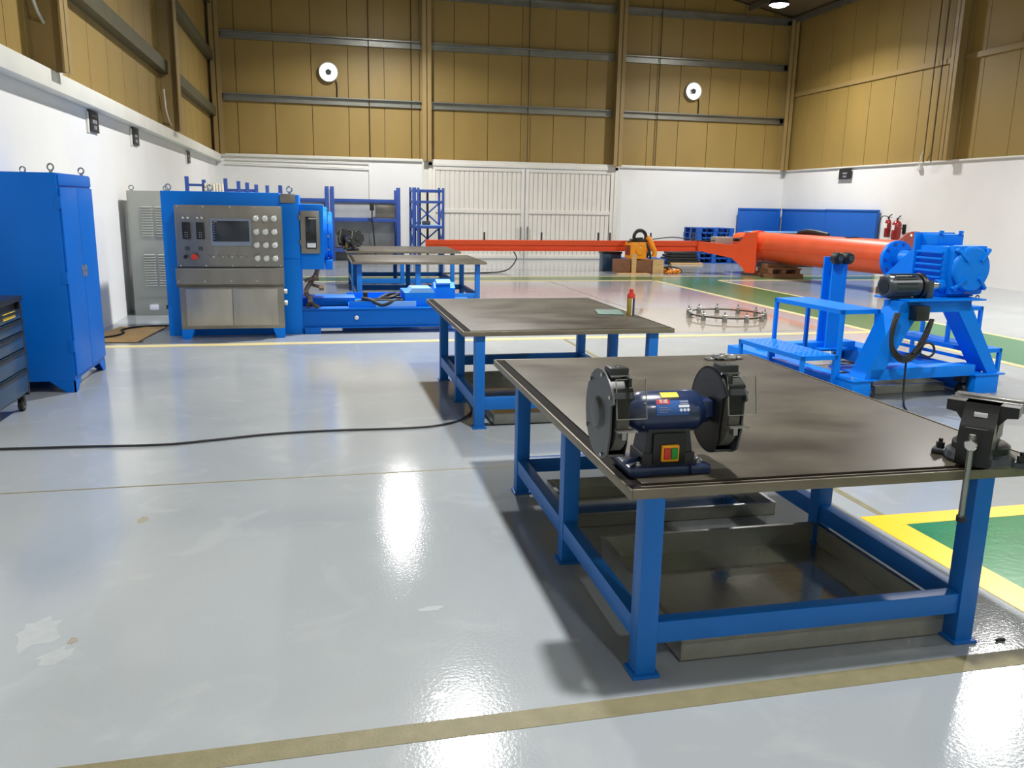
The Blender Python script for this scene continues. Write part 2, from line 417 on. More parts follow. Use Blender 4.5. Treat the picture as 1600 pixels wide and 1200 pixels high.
# ---- double gate in the back wall
gate = bpy.data.objects.new('door_1', None); C.objects.link(gate); gate.location = (3.4, YB, 0); gate['kind'] = 'structure'
def gate_leaf(x0, x1):
    fr = MB()
    for a, b in ((x0, x0+.1), (x1-.1, x1)): fr.box(a, b, -.06, .02, .02, 2.72, .006)
    for z0, z1 in ((.02, .14), (1.38, 1.5), (2.62, 2.72)): fr.box(x0+.1, x1-.1, -.05, .02, z0, z1, .006)
    fr.build('gate_frame', 'white_steel', gate)
    for z0, z1 in ((.14, 1.38), (1.5, 2.62)):
        o = MB(); x = x0+.1; n = 18; p = (x1-x0-.2)/n
        for k in range(n):
            o.box(x+p*k+.012, x+p*(k+1)-.012, -.03, -.005, z0, z1)
        o.box(x0+.1, x1-.1, -.006, .01, z0, z1)
        o.build('corrugated_sheet', 'white_steel', gate, smooth=False)
    n = 3
    o = MB()
    for k in range(n):
        a = x0+.1+(x1-x0-.2)*k/n; o.box(a+.01, a+(x1-x0-.2)/n-.01, -.062, -.05, 1.39, 1.49)
    o.build('mid_rail', 'white_steel', gate, smooth=False)
gate_leaf(0.0, 2.83); gate_leaf(2.87, 5.7)
MB().box(-.1, 0, -.08, .05, 0, 2.84, .005).box(5.72, 5.82, -.08, .05, 0, 2.84, .005).box(-.1, 5.82, -.08, .05, 2.74, 2.85, .005).build('door_casing', 'white_steel', gate)
for x in (2.72, 2.95): MB().cyl((x, -.09, .5), (x, -.09, 1.0), .02, n=8).build('gate_bolt', 'steel', gate)

# ------------------------------------------------------------------ lamps and fans
for i, (x, y) in enumerate(LAMPS):
    seen = (i == 1)
    h = thing('highbay_lamp', 'glowing round highbay lamp hanging under the roof by the right wall' if seen else 'round highbay lamp hanging from the roof outside the view', 'lamp', (x, y, LAMP_Z), 0, None if seen else 'highbay lamps outside the view')
    MB().lathe([(.05, .38), (.08, .36), (.1, .2), (.25, .06), (.27, 0), (.25, -.01), (.23, .04), (0, .05)], (0, 0, 0), (0, 0, 1), 28).build('lamp_housing', 'black_steel', h)
    MB().lathe([(0, -.075), (.1, -.065), (.18, -.035), (.226, .0), (.226, .03), (0, .03)], (0, 0, 0), (0, 0, 1), 28).build('lamp_lens', 'lamp_glow', h)
    MB().cyl((0, 0, .36), (0, 0, roof_z(x)-LAMP_Z-.01), .012, n=8).torus((0, 0, .42), (0, 1, 0), .05, .01, 14, 6).build('hanger', 'steel', h)
for x, lab in ((.47, 'round glowing white wall fan with dark hub, on the left'), (11.6, 'round glowing white wall fan with dark hub, on the right')):
    f = thing('wall_fan', lab, 'fan', (x, YB+.06, 5.21))
    MB().lathe([(.245, -.01), (.27, -.01), (.27, .14), (.245, .14), (.245, -.01)], (0, 0, 0), (0, -1, 0), 28).build('fan_ring', 'grey_enclosure', f)
    MB().cyl((0, -.02, 0), (0, -.03, 0), .246, n=28).build('daylight_opening', 'daylight_glow', f)
    o = MB().cyl((0, -.04, 0), (0, -.14, 0), .1, .085, 8)
    o.build('fan_hub', 'motor_grey', f)
    for k in range(5):
        a = 2*math.pi*k/5+.3
        MB().bar((.07*math.cos(a), -.08, .07*math.sin(a)), (.115*math.cos(a), -.08, .115*math.sin(a)), .012, .05, (0, 1, 0)).build('fan_blade', 'motor_grey', f)
    MB().path([(.2, -.05, -.2), (.23, -.05, -.35), (.23, -.05, -.68)], .014, 6).build('fan_cable', 'black_rubber', f)

# ------------------------------------------------------------------ wall signs
def sign(loc, rz, w, h, lab, lines):
    s = thing('wall_sign', lab, 'sign', loc, rz)
    MB().box(-w/2, w/2, -.03, 0, -h/2, h/2, .004).build('sign_board', 'sign_black', s)
    MB().box(-w/2-.09, -w/2-.01, -.02, 0, -h/2-.02, h/2-.02, .004).build('edge_strip', 'ledge_white', s)
    for z, segs, hh in lines:
        o = MB()
        for a, b in segs: o.box(a*w, b*w, -.033, -.029, (z-hh/2)*h, (z+hh/2)*h)
        o.build('sign_print', 'grey_print', s, smooth=False)
L3 = [(.28, [(-.3, -.16), (-.14, 0), (.02, .14), (.16, .3)], .05), (.0, [(-.24, -.1), (-.07, .06), (.09, .24)], .17), (-.27, [(-.1, 0), (.04, .18)], .18)]
L2 = [(.06, [(-.16, -.05), (-.03, .07), (.1, .2)], .15), (-.25, [(-.12, 0), (.03, .16)], .17)]
sign((XL+.001, 11.66, 2.565), 90, .42, .25, 'small black wall sign with three grey lines, nearest on the left wall', L3)
sign((XL+.001, 14.17, 2.565), 90, .44, .25, 'small black wall sign with two grey lines, middle one on the left wall', L2)
sign((XL+.001, 19.73, 2.54), 90, .44, .25, 'small grey-looking wall sign farthest along the left wall', L2)
sign((XR-.052, 21.8, 2.69), -90, .55, .29, 'black wall sign with two short grey lines on the right wall', L2)

# ------------------------------------------------------------------ work tables
def work_table(lab, loc, rz, legs, W_, D_, top, zt, rim, stretch_z, group='steel work tables'):
    t = thing('work_table', lab, 'table', loc, rz)
    lw = .076; hb = zt-rim
    for (u, v) in legs:
        MB().box(u, u+lw, v, v+lw, .012, hb, .004).box(u-.014, u+lw+.014, v-.014, v+lw+.014, 0, .012, .003).build('leg', 'blue_table', t)
    z0, z1 = stretch_z
    MB().box(lw, W_-lw, .01, .066, z0, z1, .004).build('stretcher', 'blue_table', t)
    MB().box(lw, W_-lw, D_-.066, D_-.01, z0, z1, .004).build('stretcher', 'blue_table', t)
    MB().box(.004, .06, lw, D_-lw, z0, z1, .004).build('stretcher', 'blue_table', t)
    MB().box(W_-.06, W_-.004, lw, D_-lw, z0, z1, .004).build('stretcher', 'blue_table', t)
    u0, u1, v0, v1 = top; g = .062; e = .008
    MB().box(u0+g, u1-g*.35, v0+g, v1-e, hb+.0055, zt, .003).build('steel_plate', 'table_plate', t)
    MB().box(u0, u0+e, v0, v1, hb, zt, .002).box(u1-e, u1, v0, v1, hb, zt, .002).box(u0+e, u1-e, v0, v0+e, hb, zt, .002).box(u0+e, u1-e, v1-e, v1, hb, zt, .002).build('rim', 'table_rim', t)
    MB().box(u0+e, u1-e, v0+e, v1-e, hb, hb+.003).build('under_plate', 'table_rim', t)
    MB().box(u0+e, u1-e, v0+e, v1-e, hb+.003, hb+.0055).box(u0+e+.001, u0+g-.002, v0+e+.001, v1-e, hb+.0055, zt-.005).box(u0+g-.002, u1-e, v0+e+.001, v0+g-.012, hb+.0055, zt-.005).build('rim_groove', 'groove_black', t)
    MB().box(u0+g-.012, u1-e, v0+g-.03, v0+g-.024, zt-.006, zt-.002).build('seam_strip', 'table_rim', t)
    return t
def legs_y(W_, D_, m): lw = .076; return [(u, v) for u in (0, W_-lw) for v in (0, m, D_-lw)]
def legs_x(W_, D_, m): lw = .076; return [(u, v) for u in (0, m, W_-lw) for v in (0, D_-lw)]
T1 = work_table('nearest steel work table, with the bench vise on its corner', (1.062, 2.49, 0), -.8, legs_y(1.40, 2.03, .98), 1.40, 2.03, (-.055, 1.67, -.005, 2.41), .715, .036, (.124, .207))
T2 = work_table('second steel work table, with a spray can standing on it', (1.11, 5.885, 0), 0, legs_y(1.44, 1.85, .87), 1.44, 1.85, (-.09, 1.56, -.02, 2.12), .74, .036, (.14, .232))
T3 = work_table('steel work table with an empty top behind the blue machine bed', (.6, 13.2, 0), 0, legs_x(1.96, 1.6, .92), 1.96, 1.6, (-.08, 2.06, -.05, 1.8), .74, .04, (.14, .23))
T4 = work_table('farthest steel work table, carrying a black bench grinder', (.62, 15.9, 0), 0, legs_x(1.96, 1.6, .92), 1.96, 1.6, (-.08, 2.08, -.05, 1.85), .75, .04, (.14, .23))

# trays under the tables
def tray(lab, x0, x1, y0, y1, h, rz=0):
    w, d = x1-x0, y1-y0
    t = thing('drip_tray', lab, 'tray', (x0, y0, 0), rz)
    MB().box(0, w, 0, d, 0, .006).build('tray_floor', 'tray_floor', t)
    o = MB().box(0, .004, 0, d, 0, h).box(w-.004, w, 0, d, 0, h).box(0, w, 0, .004, 0, h).box(0, w, d-.004, d, 0, h)
    o.build('tray_wall', 'tray_steel', t, smooth=False)
    MB().box(-.004, .016, -.004, d+.004, h, h+.004).box(w-.016, w+.004, -.004, d+.004, h, h+.004).box(.016, w-.016, -.004, .016, h, h+.004).box(.016, w-.016, d-.016, d+.004, h, h+.004).build('tray_lip', 'steel', t, smooth=False)
    return t
tray('large shiny steel drip tray on the floor under the nearest table, front one', 1.265, 2.40, 2.56, 3.49, .11, -.8)
tray('low steel drip tray under the back of the nearest table, behind the front tray', 1.27, 2.42, 3.88, 4.46, .07, -.8)
tray('shallow steel tray on the floor under the second table', 1.27, 2.45, 5.97, 7.6, .085)

# ------------------------------------------------------------------ bench grinder
def bench_grinder(lab, loc, rz, detail=True):
    g = thing('bench_grinder', lab, 'grinder', loc, rz)
    H0 = .218
    MB().box(-.15, .15, -.075, .1, 0, .03, .009).box(-.155, -.075, -.09, .105, 0, .036, .012).box(.075, .155, -.09, .105, 0, .036, .012).build('base_plate', 'grinder_blue', g)
    for x in (-.115, .115):
        MB().cyl((x, -.06, .034), (x, -.06, .044), .011, n=6).cyl((x, -.06, .044), (x, -.06, .05), .006, n=8).build('bolt', 'chrome', g)
    MB().prism([(-.1, .03), (.1, .03), (.075, H0-.04), (-.075, H0-.04)], 'y', -.05, .06).prism([(-.1, .03), (.1, .03), (.1, .075), (-.1, .075)], 'y', -.056, .066).build('pedestal', 'grinder_black', g)
    MB().box(-.062, .062, -.062, -.05, .034, .15, .004).build('switch_plate', 'black_plastic', g)
    sw = MB().box(-.034, .034, -.075, -.06, .048, .11, .007).build('switch_frame', 'orange_yellow', g)
    MB().box(-.026, -.001, -.081, -.072, .058, .1, .003).build('stop_button', 'red', sw)
    MB().box(.001, .026, -.081, -.072, .058, .1, .003).build('start_button', 'green_button', sw)
    # motor housing with stepped ends
    MB().lathe([(0, -.155), (.045, -.155), (.052, -.14), (.066, -.12), (.074, -.1), (.076, .1), (.068, .118), (.05, .14), (.045, .16), (0, .16)], (0, 0, H0), (1, 0, 0), 36).build('motor_housing', 'grinder_blue', g)
    MB().box(.112, .17, -.05, .02, H0-.02, H0+.045, .012).build('shaft_boss', 'grinder_blue', g)
    for a in (35, 150, 215, 325):
        for x in (-.1, .1):
            y, z = -.07*math.cos(R(a)), .07*math.sin(R(a))
            MB().cyl((x-.006 if x < 0 else x, y, H0+z), (x if x < 0 else x+.006, y, H0+z), .006, n=6).build('screw', 'chrome', g)
    def wrap(name, m, x0, x1, a0, a1, k=10, rr=.0768):
        o = MB(); pts = []
        for i in range(k+1):
            a = R(a0+(a1-a0)*i/k); pts.append((-rr*math.cos(a), rr*math.sin(a)))
        inner = [(-(rr-.003)*math.cos(R(a0+(a1-a0)*i/k)), (rr-.003)*math.sin(R(a0+(a1-a0)*i/k))) for i in range(k, -1, -1)]
        o.prism([(y, H0+z) for y, z in pts+inner], 'x', x0, x1); return o.build(name, m, g)
    if detail:
        wrap('data_label', 'blue_print', -.062, .06, 2, 42)
        wrap('warning_label', 'yellow', -.035, .03, 52, 72, rr=.0772)
        lg = wrap('logo_plate', 'red', -.058, -.01, 32, 45, rr=.0775)
        a = R(38.5); text('logo_text', '东成', .017, 'white_print', lg, (-.034, -.0779*math.cos(a), H0+.0779*math.sin(a)), (R(90-38.5), 0, 0))
        o = MB()
        wrap('label_bar', 'white_print', .022, .062, 22, 28, rr=.0775)
        wrap('label_bar', 'grey_print', .028, .06, 30, 33, rr=.0775)
        wrap('label_bar', 'grey_print', .028, .06, 36, 40, rr=.0775)
        for k in range(3):
            wrap('label_bar', 'grey_print', -.052, -.02+.01*(k % 2), 10+6*k, 11.5+6*k, rr=.0775)
            a = R(15); n = Vector((0, -math.cos(a), math.sin(a))); p = Vector((.03+.0135*k, 0, H0))
            MB().cyl(p+n*.075, p+n*.0776, .0055, n=14).build('label_symbol', 'white_print', g)
    # wheels in their guards
    for s in (-1, 1):
        cx = s*.205
        MB().cyl((cx-.02, 0, H0), (cx+.02, 0, H0), .135, n=40).build('grinding_wheel', 'stone', g)
        GR, th = .158, .036
        arc = [(GR*math.cos(R(a)), GR*math.sin(R(a))) for a in range(-115, 150, 6)]      # 0 deg = +y (rear); the front is left open
        inn = [(y*.95, z*.95) for y, z in arc[::-1]]
        MB().prism([(y, H0+z) for y, z in arc+inn], 'x', cx-th, cx+th).build('wheel_guard', 'grinder_black', g)
        out = [(GR*math.cos(R(a)), GR*math.sin(R(a))) for a in range(-115, 150, 6)]+[(-.1, .06), (-.085, -.09)]
        MB().prism([(y, H0+z) for y, z in out], 'x', *sorted((cx-s*th, cx-s*(th-.004)))).build('guard_plate', 'grinder_black', g)
        full = [(GR*1.01*math.cos(R(a)), GR*1.01*math.sin(R(a))) for a in range(-126, 158, 6)]+[(-.118, .05), (-.118, -.05)]
        cov = MB().prism([(y, H0+z) for y, z in full], 'x', *sorted((cx+s*th, cx+s*(th+.007))))
        cov.lathe([(.06, .0), (.05, .014), (.03, .017), (0, .017)], (cx+s*(th+.006), .01, H0), (s, 0, 0), 24)
        cov.build('side_cover', 'grinder_cover' if detail else 'grinder_black', g)
        for a in (-110, -30, 45, 100, 145):
            y, z = .146*math.cos(R(a)), .146*math.sin(R(a))
            MB().cyl((cx+s*(th+.006), y, H0+z), (cx+s*(th+.014), y, H0+z), .008, n=6).build('screw', 'chrome', g)
        # spark arrester and bracket
        MB().box(cx-.034, cx+.034, -.075, -.01, H0+.135, H0+.176, .005).build('spark_arrester', 'grinder_black', g)
        MB().cyl((cx, -.055, H0+.176), (cx, -.055, H0+.181), .01, n=6).cyl((cx-.034, -.08, H0+.148), (cx+.034, -.08, H0+.148), .005, n=8).build('bracket_bolt', 'chrome', g)
        MB().box(cx-s*.02-.005, cx-s*.02+.005, -.13, -.07, H0+.12, H0+.15).build('shield_bracket', 'black_steel', g)
        mx = Matrix.Translation((cx+.028, -.125, H0+.077)) @ Matrix.Rotation(R(-12), 4, 'X')
        MB().box(-.052, .052, -.0015, .0015, -.068, .068, 0, mx).build('eye_shield', 'shield', g)
        fr = MB()
        for a in ((-.053, .053, .0665, .0695), (-.053, .053, -.0695, -.0665)): fr.box(a[0], a[1], -.003, .003, a[2], a[3], 0, mx)
        for a in ((-.0545, -.052), (.052, .0545)): fr.box(a[0], a[1], -.003, .003, -.0695, .0695, 0, mx)
        fr.build('shield_edge', 'shield_edge', g)
        MB().box(cx-.03, cx+.042, -.168, -.128, H0-.03, H0-.025, .001).box(cx-.008, cx+.008, -.15, -.08, H0-.06, H0-.03).build('tool_rest', 'steel', g)
    MB().path([(-.1, -.02, .05), (-.15, -.06, .052), (-.175, -.08, .055)], .008, 8).build('rest_arm', 'grinder_blue', g)
    return g
bench_grinder('navy and black bench grinder at the near corner of the nearest table', (1.205, 2.69, .7155), -1)
bench_grinder('small black bench grinder at the left end of the farthest table', (.62, 16.3, .7505), -60, False)

# ------------------------------------------------------------------ vise
def vise(lab, loc, rz):
    v = thing('bench_vise', lab, 'vise', loc, rz)      # local +x = towards the handle, y = along the jaws
    MB().lathe([(0, 0), (.12, 0), (.125, .012), (.118, .035), (.1, .045), (0, .045)], (0, 0, 0), (0, 0, 1), 32).box(-.03, .03, -.165, -.1, 0, .022, .006).box(-.03, .03, .1, .165, 0, .022, .006).box(-.165, -.1, -.03, .03, 0, .022, .006).build('swivel_base', 'motor_grey', v)
    for y in (-.14, .14): MB().cyl((0, y, .022), (0, y, .045), .016, n=6).cyl((0, y, .045), (0, y, .06), .008, n=8).build('base_bolt', 'black_steel', v)
    MB().lathe([(0, .045), (.1, .045), (.1, .07), (.085, .08), (0, .08)], (0, 0, 0), (0, 0, 1), 32).build('swivel_ring', 'vise_black', v)
    MB().prism([(-.13, .08), (.03, .08), (.03, .1), (-.035, .15), (-.055, .235), (-.105, .235), (-.125, .16)], 'y', -.05, .05).prism([(-.11, .19), (-.053, .2), (-.053, .24), (-.105, .24)], 'y', -.12, .12).build('fixed_jaw', 'vise_black', v)
    MB().box(-.053, -.043, -.12, .12, .195, .243, .001).build('jaw_plate', 'steel', v)
    mj = MB()
    mj.prism([(.06, .012), (.155, .012), (.162, .03), (.162, .12), (.14, .165), (.1, .205), (.088, .24), (.024, .24), (.024, .2), (.05, .17)], 'y', -.058, .058)
    mj.prism([(-.12, .2), (-.12, .24), (.12, .24), (.12, .2), (.085, .195), (.062, .165), (.058, .12), (-.058, .12), (-.062, .165), (-.085, .195)], 'x', .022, .088)
    mj.build('moving_jaw', 'vise_black', v)
    MB().box(.012, .024, -.12, .12, .197, .243, .001).build('jaw_plate', 'steel', v)
    MB().box(-.09, .15, -.04, .04, .095, .155, .004).build('slide_bar', 'vise_black', v)
    MB().box(.1135, .1155, -.02, .025, .192, .21, .001).build('maker_plate', 'white_print', v)
    MB().cyl((.15, 0, .108), (.235, 0, .108), .022, n=20, ch=.004).build('screw_head', 'chrome', v)
    h = MB().cyl((.215, 0, .145), (.215, 0, -.17), .0105, n=14).build('handle_rod', 'steel', v)
    MB().cyl((.215, 0, -.165), (.215, 0, -.19), .017, n=14, ch=.003).build('handle_cap', 'black_rubber', h)
    return v
vise('black steel bench vise on the right front corner of the nearest table', (2.475, 2.575, .7155), -141.9)

# small things on the tables
s = thing('foil_packet', 'crumpled shiny foil packet at the back edge of the nearest table', 'packet', (2.50, 4.72, .7155), 4)
o = MB(); n = 14
for k in range(n):
    a = k/n*2*math.pi
    o.box(.05*math.cos(a)-.028, .05*math.cos(a)+.028, .028*math.sin(a)-.02, .028*math.sin(a)+.02, .002, .012+random.random()*.02, .002, Matrix.Rotation(random.uniform(-.3, .3), 4, 'Z'))
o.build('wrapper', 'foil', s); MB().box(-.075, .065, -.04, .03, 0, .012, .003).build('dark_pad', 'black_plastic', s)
for x in (-.105, .1): MB().box(x-.025, x+.025, -.025, .03, 0, .012, .004).build('wrapper_end', 'foil', s)
s = thing('spray_can', 'spray can with red cap on the right side of the second table', 'can', (2.60, 6.63, .7405))
MB().lathe([(0, 0), (.031, 0), (.033, .004), (.033, .15), (0, .15)], (0, 0, 0), (0, 0, 1), 24).build('can_body', 'can_gold', s)
def arcpatch(name, m, a0, a1, z0, z1, r, par):
    k = 8; pts = [(r*math.cos(R(a0+(a1-a0)*i/k)), r*math.sin(R(a0+(a1-a0)*i/k))) for i in range(k+1)]
    inn = [(x*.97, y*.97) for x, y in pts[::-1]]
    return MB().prism(pts+inn, 'z', z0, z1).build(name, m, par)
arcpatch('label_panel', 'can_navy', -85, 60, .003, .148, .0338, s)
arcpatch('label_edge', 'white_print', -98, -86, .003, .148, .0338, s)
MB().lathe([(0, .15), (.034, .15), (.034, .178), (.03, .186), (0, .186)], (0, 0, 0), (0, 0, 1), 24).build('shoulder_band', 'red', s)
MB().lathe([(0, .186), (.022, .186), (.022, .198), (.017, .2), (.017, .222), (.012, .228), (0, .228)], (0, 0, 0), (0, 0, 1), 20).build('cap', 'red', s)
s = thing('paper_folder', 'grey green folder lying under the spray can', 'folder', (2.50, 6.76, .7405), -12)
MB().box(-.11, .11, -.13, .16, 0, .004, .001).build('back_cover', 'black_plastic', s)
MB().box(-.11, .11, -.13, .16, .005, .009, .001, Matrix.Rotation(R(1.2), 4, 'X')).build('front_cover', 'green_sheet', s)
for ch in s.children: ch.location.z = 0
# keep the can on the table, just in front of the folder
s.location = (2.47, 6.8, .7405)

# ------------------------------------------------------------------ floor cable
MBc = MB().path([(-2.5, 5.9, .011), (-2.08, 5.87, .011), (-1.59, 5.84, .011), (-1.08, 5.8, .011), (-.76, 5.86, .011), (-.38, 5.95, .011), (.03, 5.98, .011), (.63, 5.96, .011), (.9, 6.02, .011), (1.08, 6.18, .011), (1.2, 6.5, .011), (1.23, 7.2, .011)], .0085, 8, 8)
tag(MBc.build('extension_cable', 'black_rubber'), 'long black cable lying across the open grey floor to the second table', 'cable')

# ------------------------------------------------------------------ tall blue cabinet on the left
cab = thing('steel_cabinet', 'tall blue steel cabinet against the left wall', 'cabinet', (-2.66, 7.62, 0))
w, d, h = .60, 1.05, 1.84
MB().box(0, w, 0, d, .1, h, .006).build('cabinet_body', 'blue_cabinet', cab)
MB().box(w, w+.012, .02, d-.02, h-.1, h-.012, .003).build('header_strip', 'blue_cabinet', cab)
for y0, y1 in ((.02, d/2-.004), (d/2+.004, d-.02)):
    dr = MB().box(w, w+.018, y0, y1, .14, h-.115, .004).build('door', 'blue_cabinet', cab)
    y = d/2+(.045 if y0 > .1 else -.045)
    MB().box(w+.018, w+.024, y-.014, y+.014, .95, 1.06, .003).box(w+.024, w+.034, y-.006, y+.006, .96, 1.05, .003).build('door_handle', 'chrome', dr)
for z in (.35, .93, 1.55):
    MB().cyl((w+.008, .008, z), (w+.008, .008, z+.1), .012, n=10).box(w-.03, w+.008, -.004, .0, z, z+.1).build('hinge', 'blue_cabinet', cab)
for (x, y) in ((0, 0), (w, 0), (0, d), (w, d)):
    sx, sy = (1 if x == 0 else -1), (1 if y == 0 else -1)
    o = MB().prism([(x, .1), (x+sx*.2, .1), (x+sx*.075, 0), (x, 0)], 'y', *sorted((y, y+sy*.012)))
    o.prism([(y, .1), (y+sy*.2, .1), (y+sy*.075, 0), (y, 0)], 'x', *sorted((x, x+sx*.012)))
    o.build('foot', 'blue_cabinet', cab)
for (x, y) in ((w-.05, .06), (w-.05, d-.06), (.06, .06), (.06, d-.06)):
    MB().torus((x, y, h+.045), (.3, 1, 0), .026, .007, 18, 8).cyl((x, y, h), (x, y, h+.022), .014, n=12).build('lifting_eye', 'steel', cab)

# ------------------------------------------------------------------ tool chest at the left edge
tc = thing('tool_chest', 'dark blue rolling tool chest with drawers beside the tall blue cabinet', 'tool chest', (-2.66, 6.2, 0))
d, w = .86, .42
MB().box(0, w-.03, 0, d, .12, .86, .006).box(w-.03, w, d-.035, d, .12, .86, .003).box(w-.03, w, 0, .035, .12, .86, .003).build('chest_body', 'black_steel', tc)
MB().box(-.005, w+.012, -.01, d+.012, .86, .9, .01).build('chest_top', 'black_plastic', tc)
z = .15
for hh in (.19, .16, .13, .1, .08):
    dr = MB().box(w-.03, w, .038, d-.038, z, z+hh-.012, .003).build('drawer', 'dark_blue_chest', tc)
    MB().box(w, w+.018, .038, d-.038, z+hh-.034, z+hh-.014, .006).build('drawer_pull', 'black_plastic', dr)
    z += hh
MB().box(w+.001, w+.004, d-.42, d-.16, .752, .8, .001).build('yellow_tag', 'yellow', tc)
for y in (.08, d-.06):
    for x in (.06, w-.05):
        c = MB().box(x-.02, x+.02, y-.02, y+.02, .085, .12).box(x-.022, x-.018, y-.02, y+.02, .04, .1).box(x+.018, x+.022, y-.02, y+.02, .04, .1).build('caster', 'black_steel', tc)
        MB().tube((x-.016, y, .05), (x+.016, y, .05), .05, .03, 24).build('wheel', 'black_rubber', c)
        MB().cyl((x-.02, y, .05), (x+.02, y, .05), .03, n=20).build('wheel_hub', 'steel', c)

# ------------------------------------------------------------------ grey louvred enclosure
e = thing('electrical_enclosure', 'tall grey enclosure with louvres behind the blue machine', 'cabinet', (-2.56, 12.7, 0))
MB().box(0, 1.1, 0, .6, .0, 1.75, .006).build('enclosure_body', 'grey_enclosure', e)
MB().box(.02, 1.08, -.012, 0, .26, 1.72, .004).build('enclosure_door', 'grey_enclosure', e)
for z0, z1 in ((.42, .86), (1.12, 1.52)):
    for x0 in (.17, .36, .55):
        o = MB(); z = z0
        while z < z1:
            o.prism([(-.012, z), (-.026, z+.006), (-.012, z+.022)], 'x', x0, x0+.15); z += .036
        o.build('louvre', 'grey_enclosure', e, kind='stuff')
MB().box(.2, .32, -.02, .0, .08, .16, .02).build('white_plug', 'white_print', e)
MB().box(.42, .56, -.02, .0, .09, .15, .01).build('black_plug', 'black_plastic', e)
for x in (.05, .5, 1.05):
    MB().torus((x, .1, 1.79), (0, 1, 0), .03, .008, 18, 8).cyl((x, .1, 1.75), (x, .1, 1.765), .015, n=10).build('lifting_eye', 'steel', e)

# cardboard with cable
cb = thing('cardboard_sheet', 'brown cardboard sheet lying on the floor beside the grey enclosure', 'cardboard', (-2.62, 10.3, 0))
MB().prism([(0, 0), (.55, -.05), (.6, .5), (.68, 1.15), (.1, 1.2), (.02, .6)], 'z', .006, .014).build('sheet', 'cardboard', cb)
MB().box(0, .6, -.03, .02, 0, .006).build('sheet_edge', 'black_plastic', cb)
o = MB().path([(-2.6, 10.45, .024), (-2.4, 10.65, .024), (-2.35, 10.9, .024), (-2.42, 11.15, .024), (-2.25, 11.4, .024), (-1.95, 11.45, .022), (-1.86, 11.3, .012)], .012, 8, 8).build('machine_cable', 'black_rubber')
tag(o, 'black cable curling over the cardboard sheet', 'cable')

# ------------------------------------------------------------------ control console
cs = thing('control_console', 'stainless steel control console with screen, gauges and two lower doors', 'console', (-1.6, 10.4, 0))
MB().box(0, 1.19, .03, .25, .12, .64, .004).build('lower_cabinet', 'stainless', cs)
for a, b in ((.07, .59), (.6, 1.12)):
    dr = MB().box(a, b, .018, .03, .16, .6, .003).build('door', 'stainless_door', cs)
    MB().cyl((.64 if a > .5 else .55, .018, .4), (.64 if a > .5 else .55, .008, .4), .008, n=10).build('door_lock', 'chrome', dr)
MB().prism([(-.03, .835), (-.03, .665), (.03, .62), (.25, .62), (.25, .835)], 'x', -.02, 1.2).build('apron', 'stainless', cs)
MB().prism([(-.035, .835), (-.035, .85), (.02, .865), (.25, .865), (.25, .835)], 'x', -.02, 1.2).build('desk_edge', 'steel', cs)
MB().box(0, 1.2, .01, .25, .865, 1.58, .006).build('upper_panel', 'stainless', cs)
for x in (0, 1.05):
    p = [(0, .12), (.14, .12), (.1, 0), (0, 0)] if x == 0 else [(0, .12), (.14, .12), (.14, 0), (.04, 0)]
    for y in (.03, .22): MB().prism([(x+u, z) for u, z in p], 'y', y, y+.015).build('foot', 'blue', cs)
bz = MB().box(.39, .85, -.012, .012, 1.115, 1.43, .005).build('screen_bezel', 'bezel', cs)
sc = MB().box(.415, .825, -.016, -.011, 1.165, 1.405, .002).build('display', 'screen', bz)
for k in range(7): MB().box(.425, .436, -.018, -.016, 1.19+k*.03, 1.2+k*.03).build('screen_icon', 'grey_print', bz)
MB().box(.43, .47, -.018, -.016, 1.39, 1.398).build('screen_icon', 'grey_print', bz)
for x in (.08, .235):
    mt_ = MB().box(x, x+.085, -.02, .012, 1.19, 1.385, .004).build('panel_meter', 'black_plastic', cs)
    o = MB()
    for i in range(2):
        for j in range(3): o.box(x+.028+i*.022, x+.034+i*.022, -.023, -.02, 1.215+j*.024, 1.222+j*.024)
    o.build('meter_print', 'white_print', mt_, smooth=False)
    for dx in (.02, .07): MB().cyl((x+dx, .01, 1.435), (x+dx, -.025, 1.435), .014, n=14, ch=.003).build('pilot_light', 'chrome', cs)
for x in (.12, .27): MB().box(x-.024, x+.024, -.004, .01, 1.06, 1.1).cyl((x, -.004, 1.08), (x, -.028, 1.08), .016, n=14).build('key_switch', 'motor_grey', cs)
MB().cyl((.1, .01, .985), (.1, -.04, .985), .022, n=16, ch=.004).build('selector_knob', 'black_plastic', cs)
MB().cyl((.2, .01, .985), (.2, -.02, .985), .016, n=16).cyl((.2, -.02, .985), (.2, -.05, .985), .036, n=20, ch=.008).build('emergency_stop', 'red', cs, label='red mushroom emergency stop button')
for k in range(9): MB().cyl((.36+k*.052, .01, .985), (.36+k*.052, -.022, .985), .011, n=12, ch=.002).build('push_button', 'chrome' if k % 2 else 'steel', cs)
for i in range(3):
    for j in range(4):
        x, z = .905+i*.103, 1.435-j*.156
        kb = MB().cyl((x, .01, z), (x, -.02, z), .034, n=18, ch=.004).cyl((x, -.02, z), (x, -.045, z), .024, n=14, ch=.004).build('valve_knob', 'pale_plastic', cs)
        MB().bar((x+.004, -.05, z+.004), (x+.026, -.05, z+.036), .018, .014, (0, 1, 0), .003).build('valve_lever', 'white_print', kb)
for x in (.04, .32, .62, .9, 1.17):
    for z in (1.565, .88): MB().cyl((x, .01, z), (x, .002, z), .009, n=8).build('panel_screw', 'chrome', cs)
for x in (.0, .29, .59, .88): MB().cyl((x+.01, -.03, .7), (x+.01, -.038, .7), .009, n=8).build('panel_screw', 'chrome', cs)
for z in (.42, .56): MB().cyl((1.19, .12, z), (1.23, .12, z), .03, n=14, ch=.005).build('cable_gland', 'pale_plastic', cs)

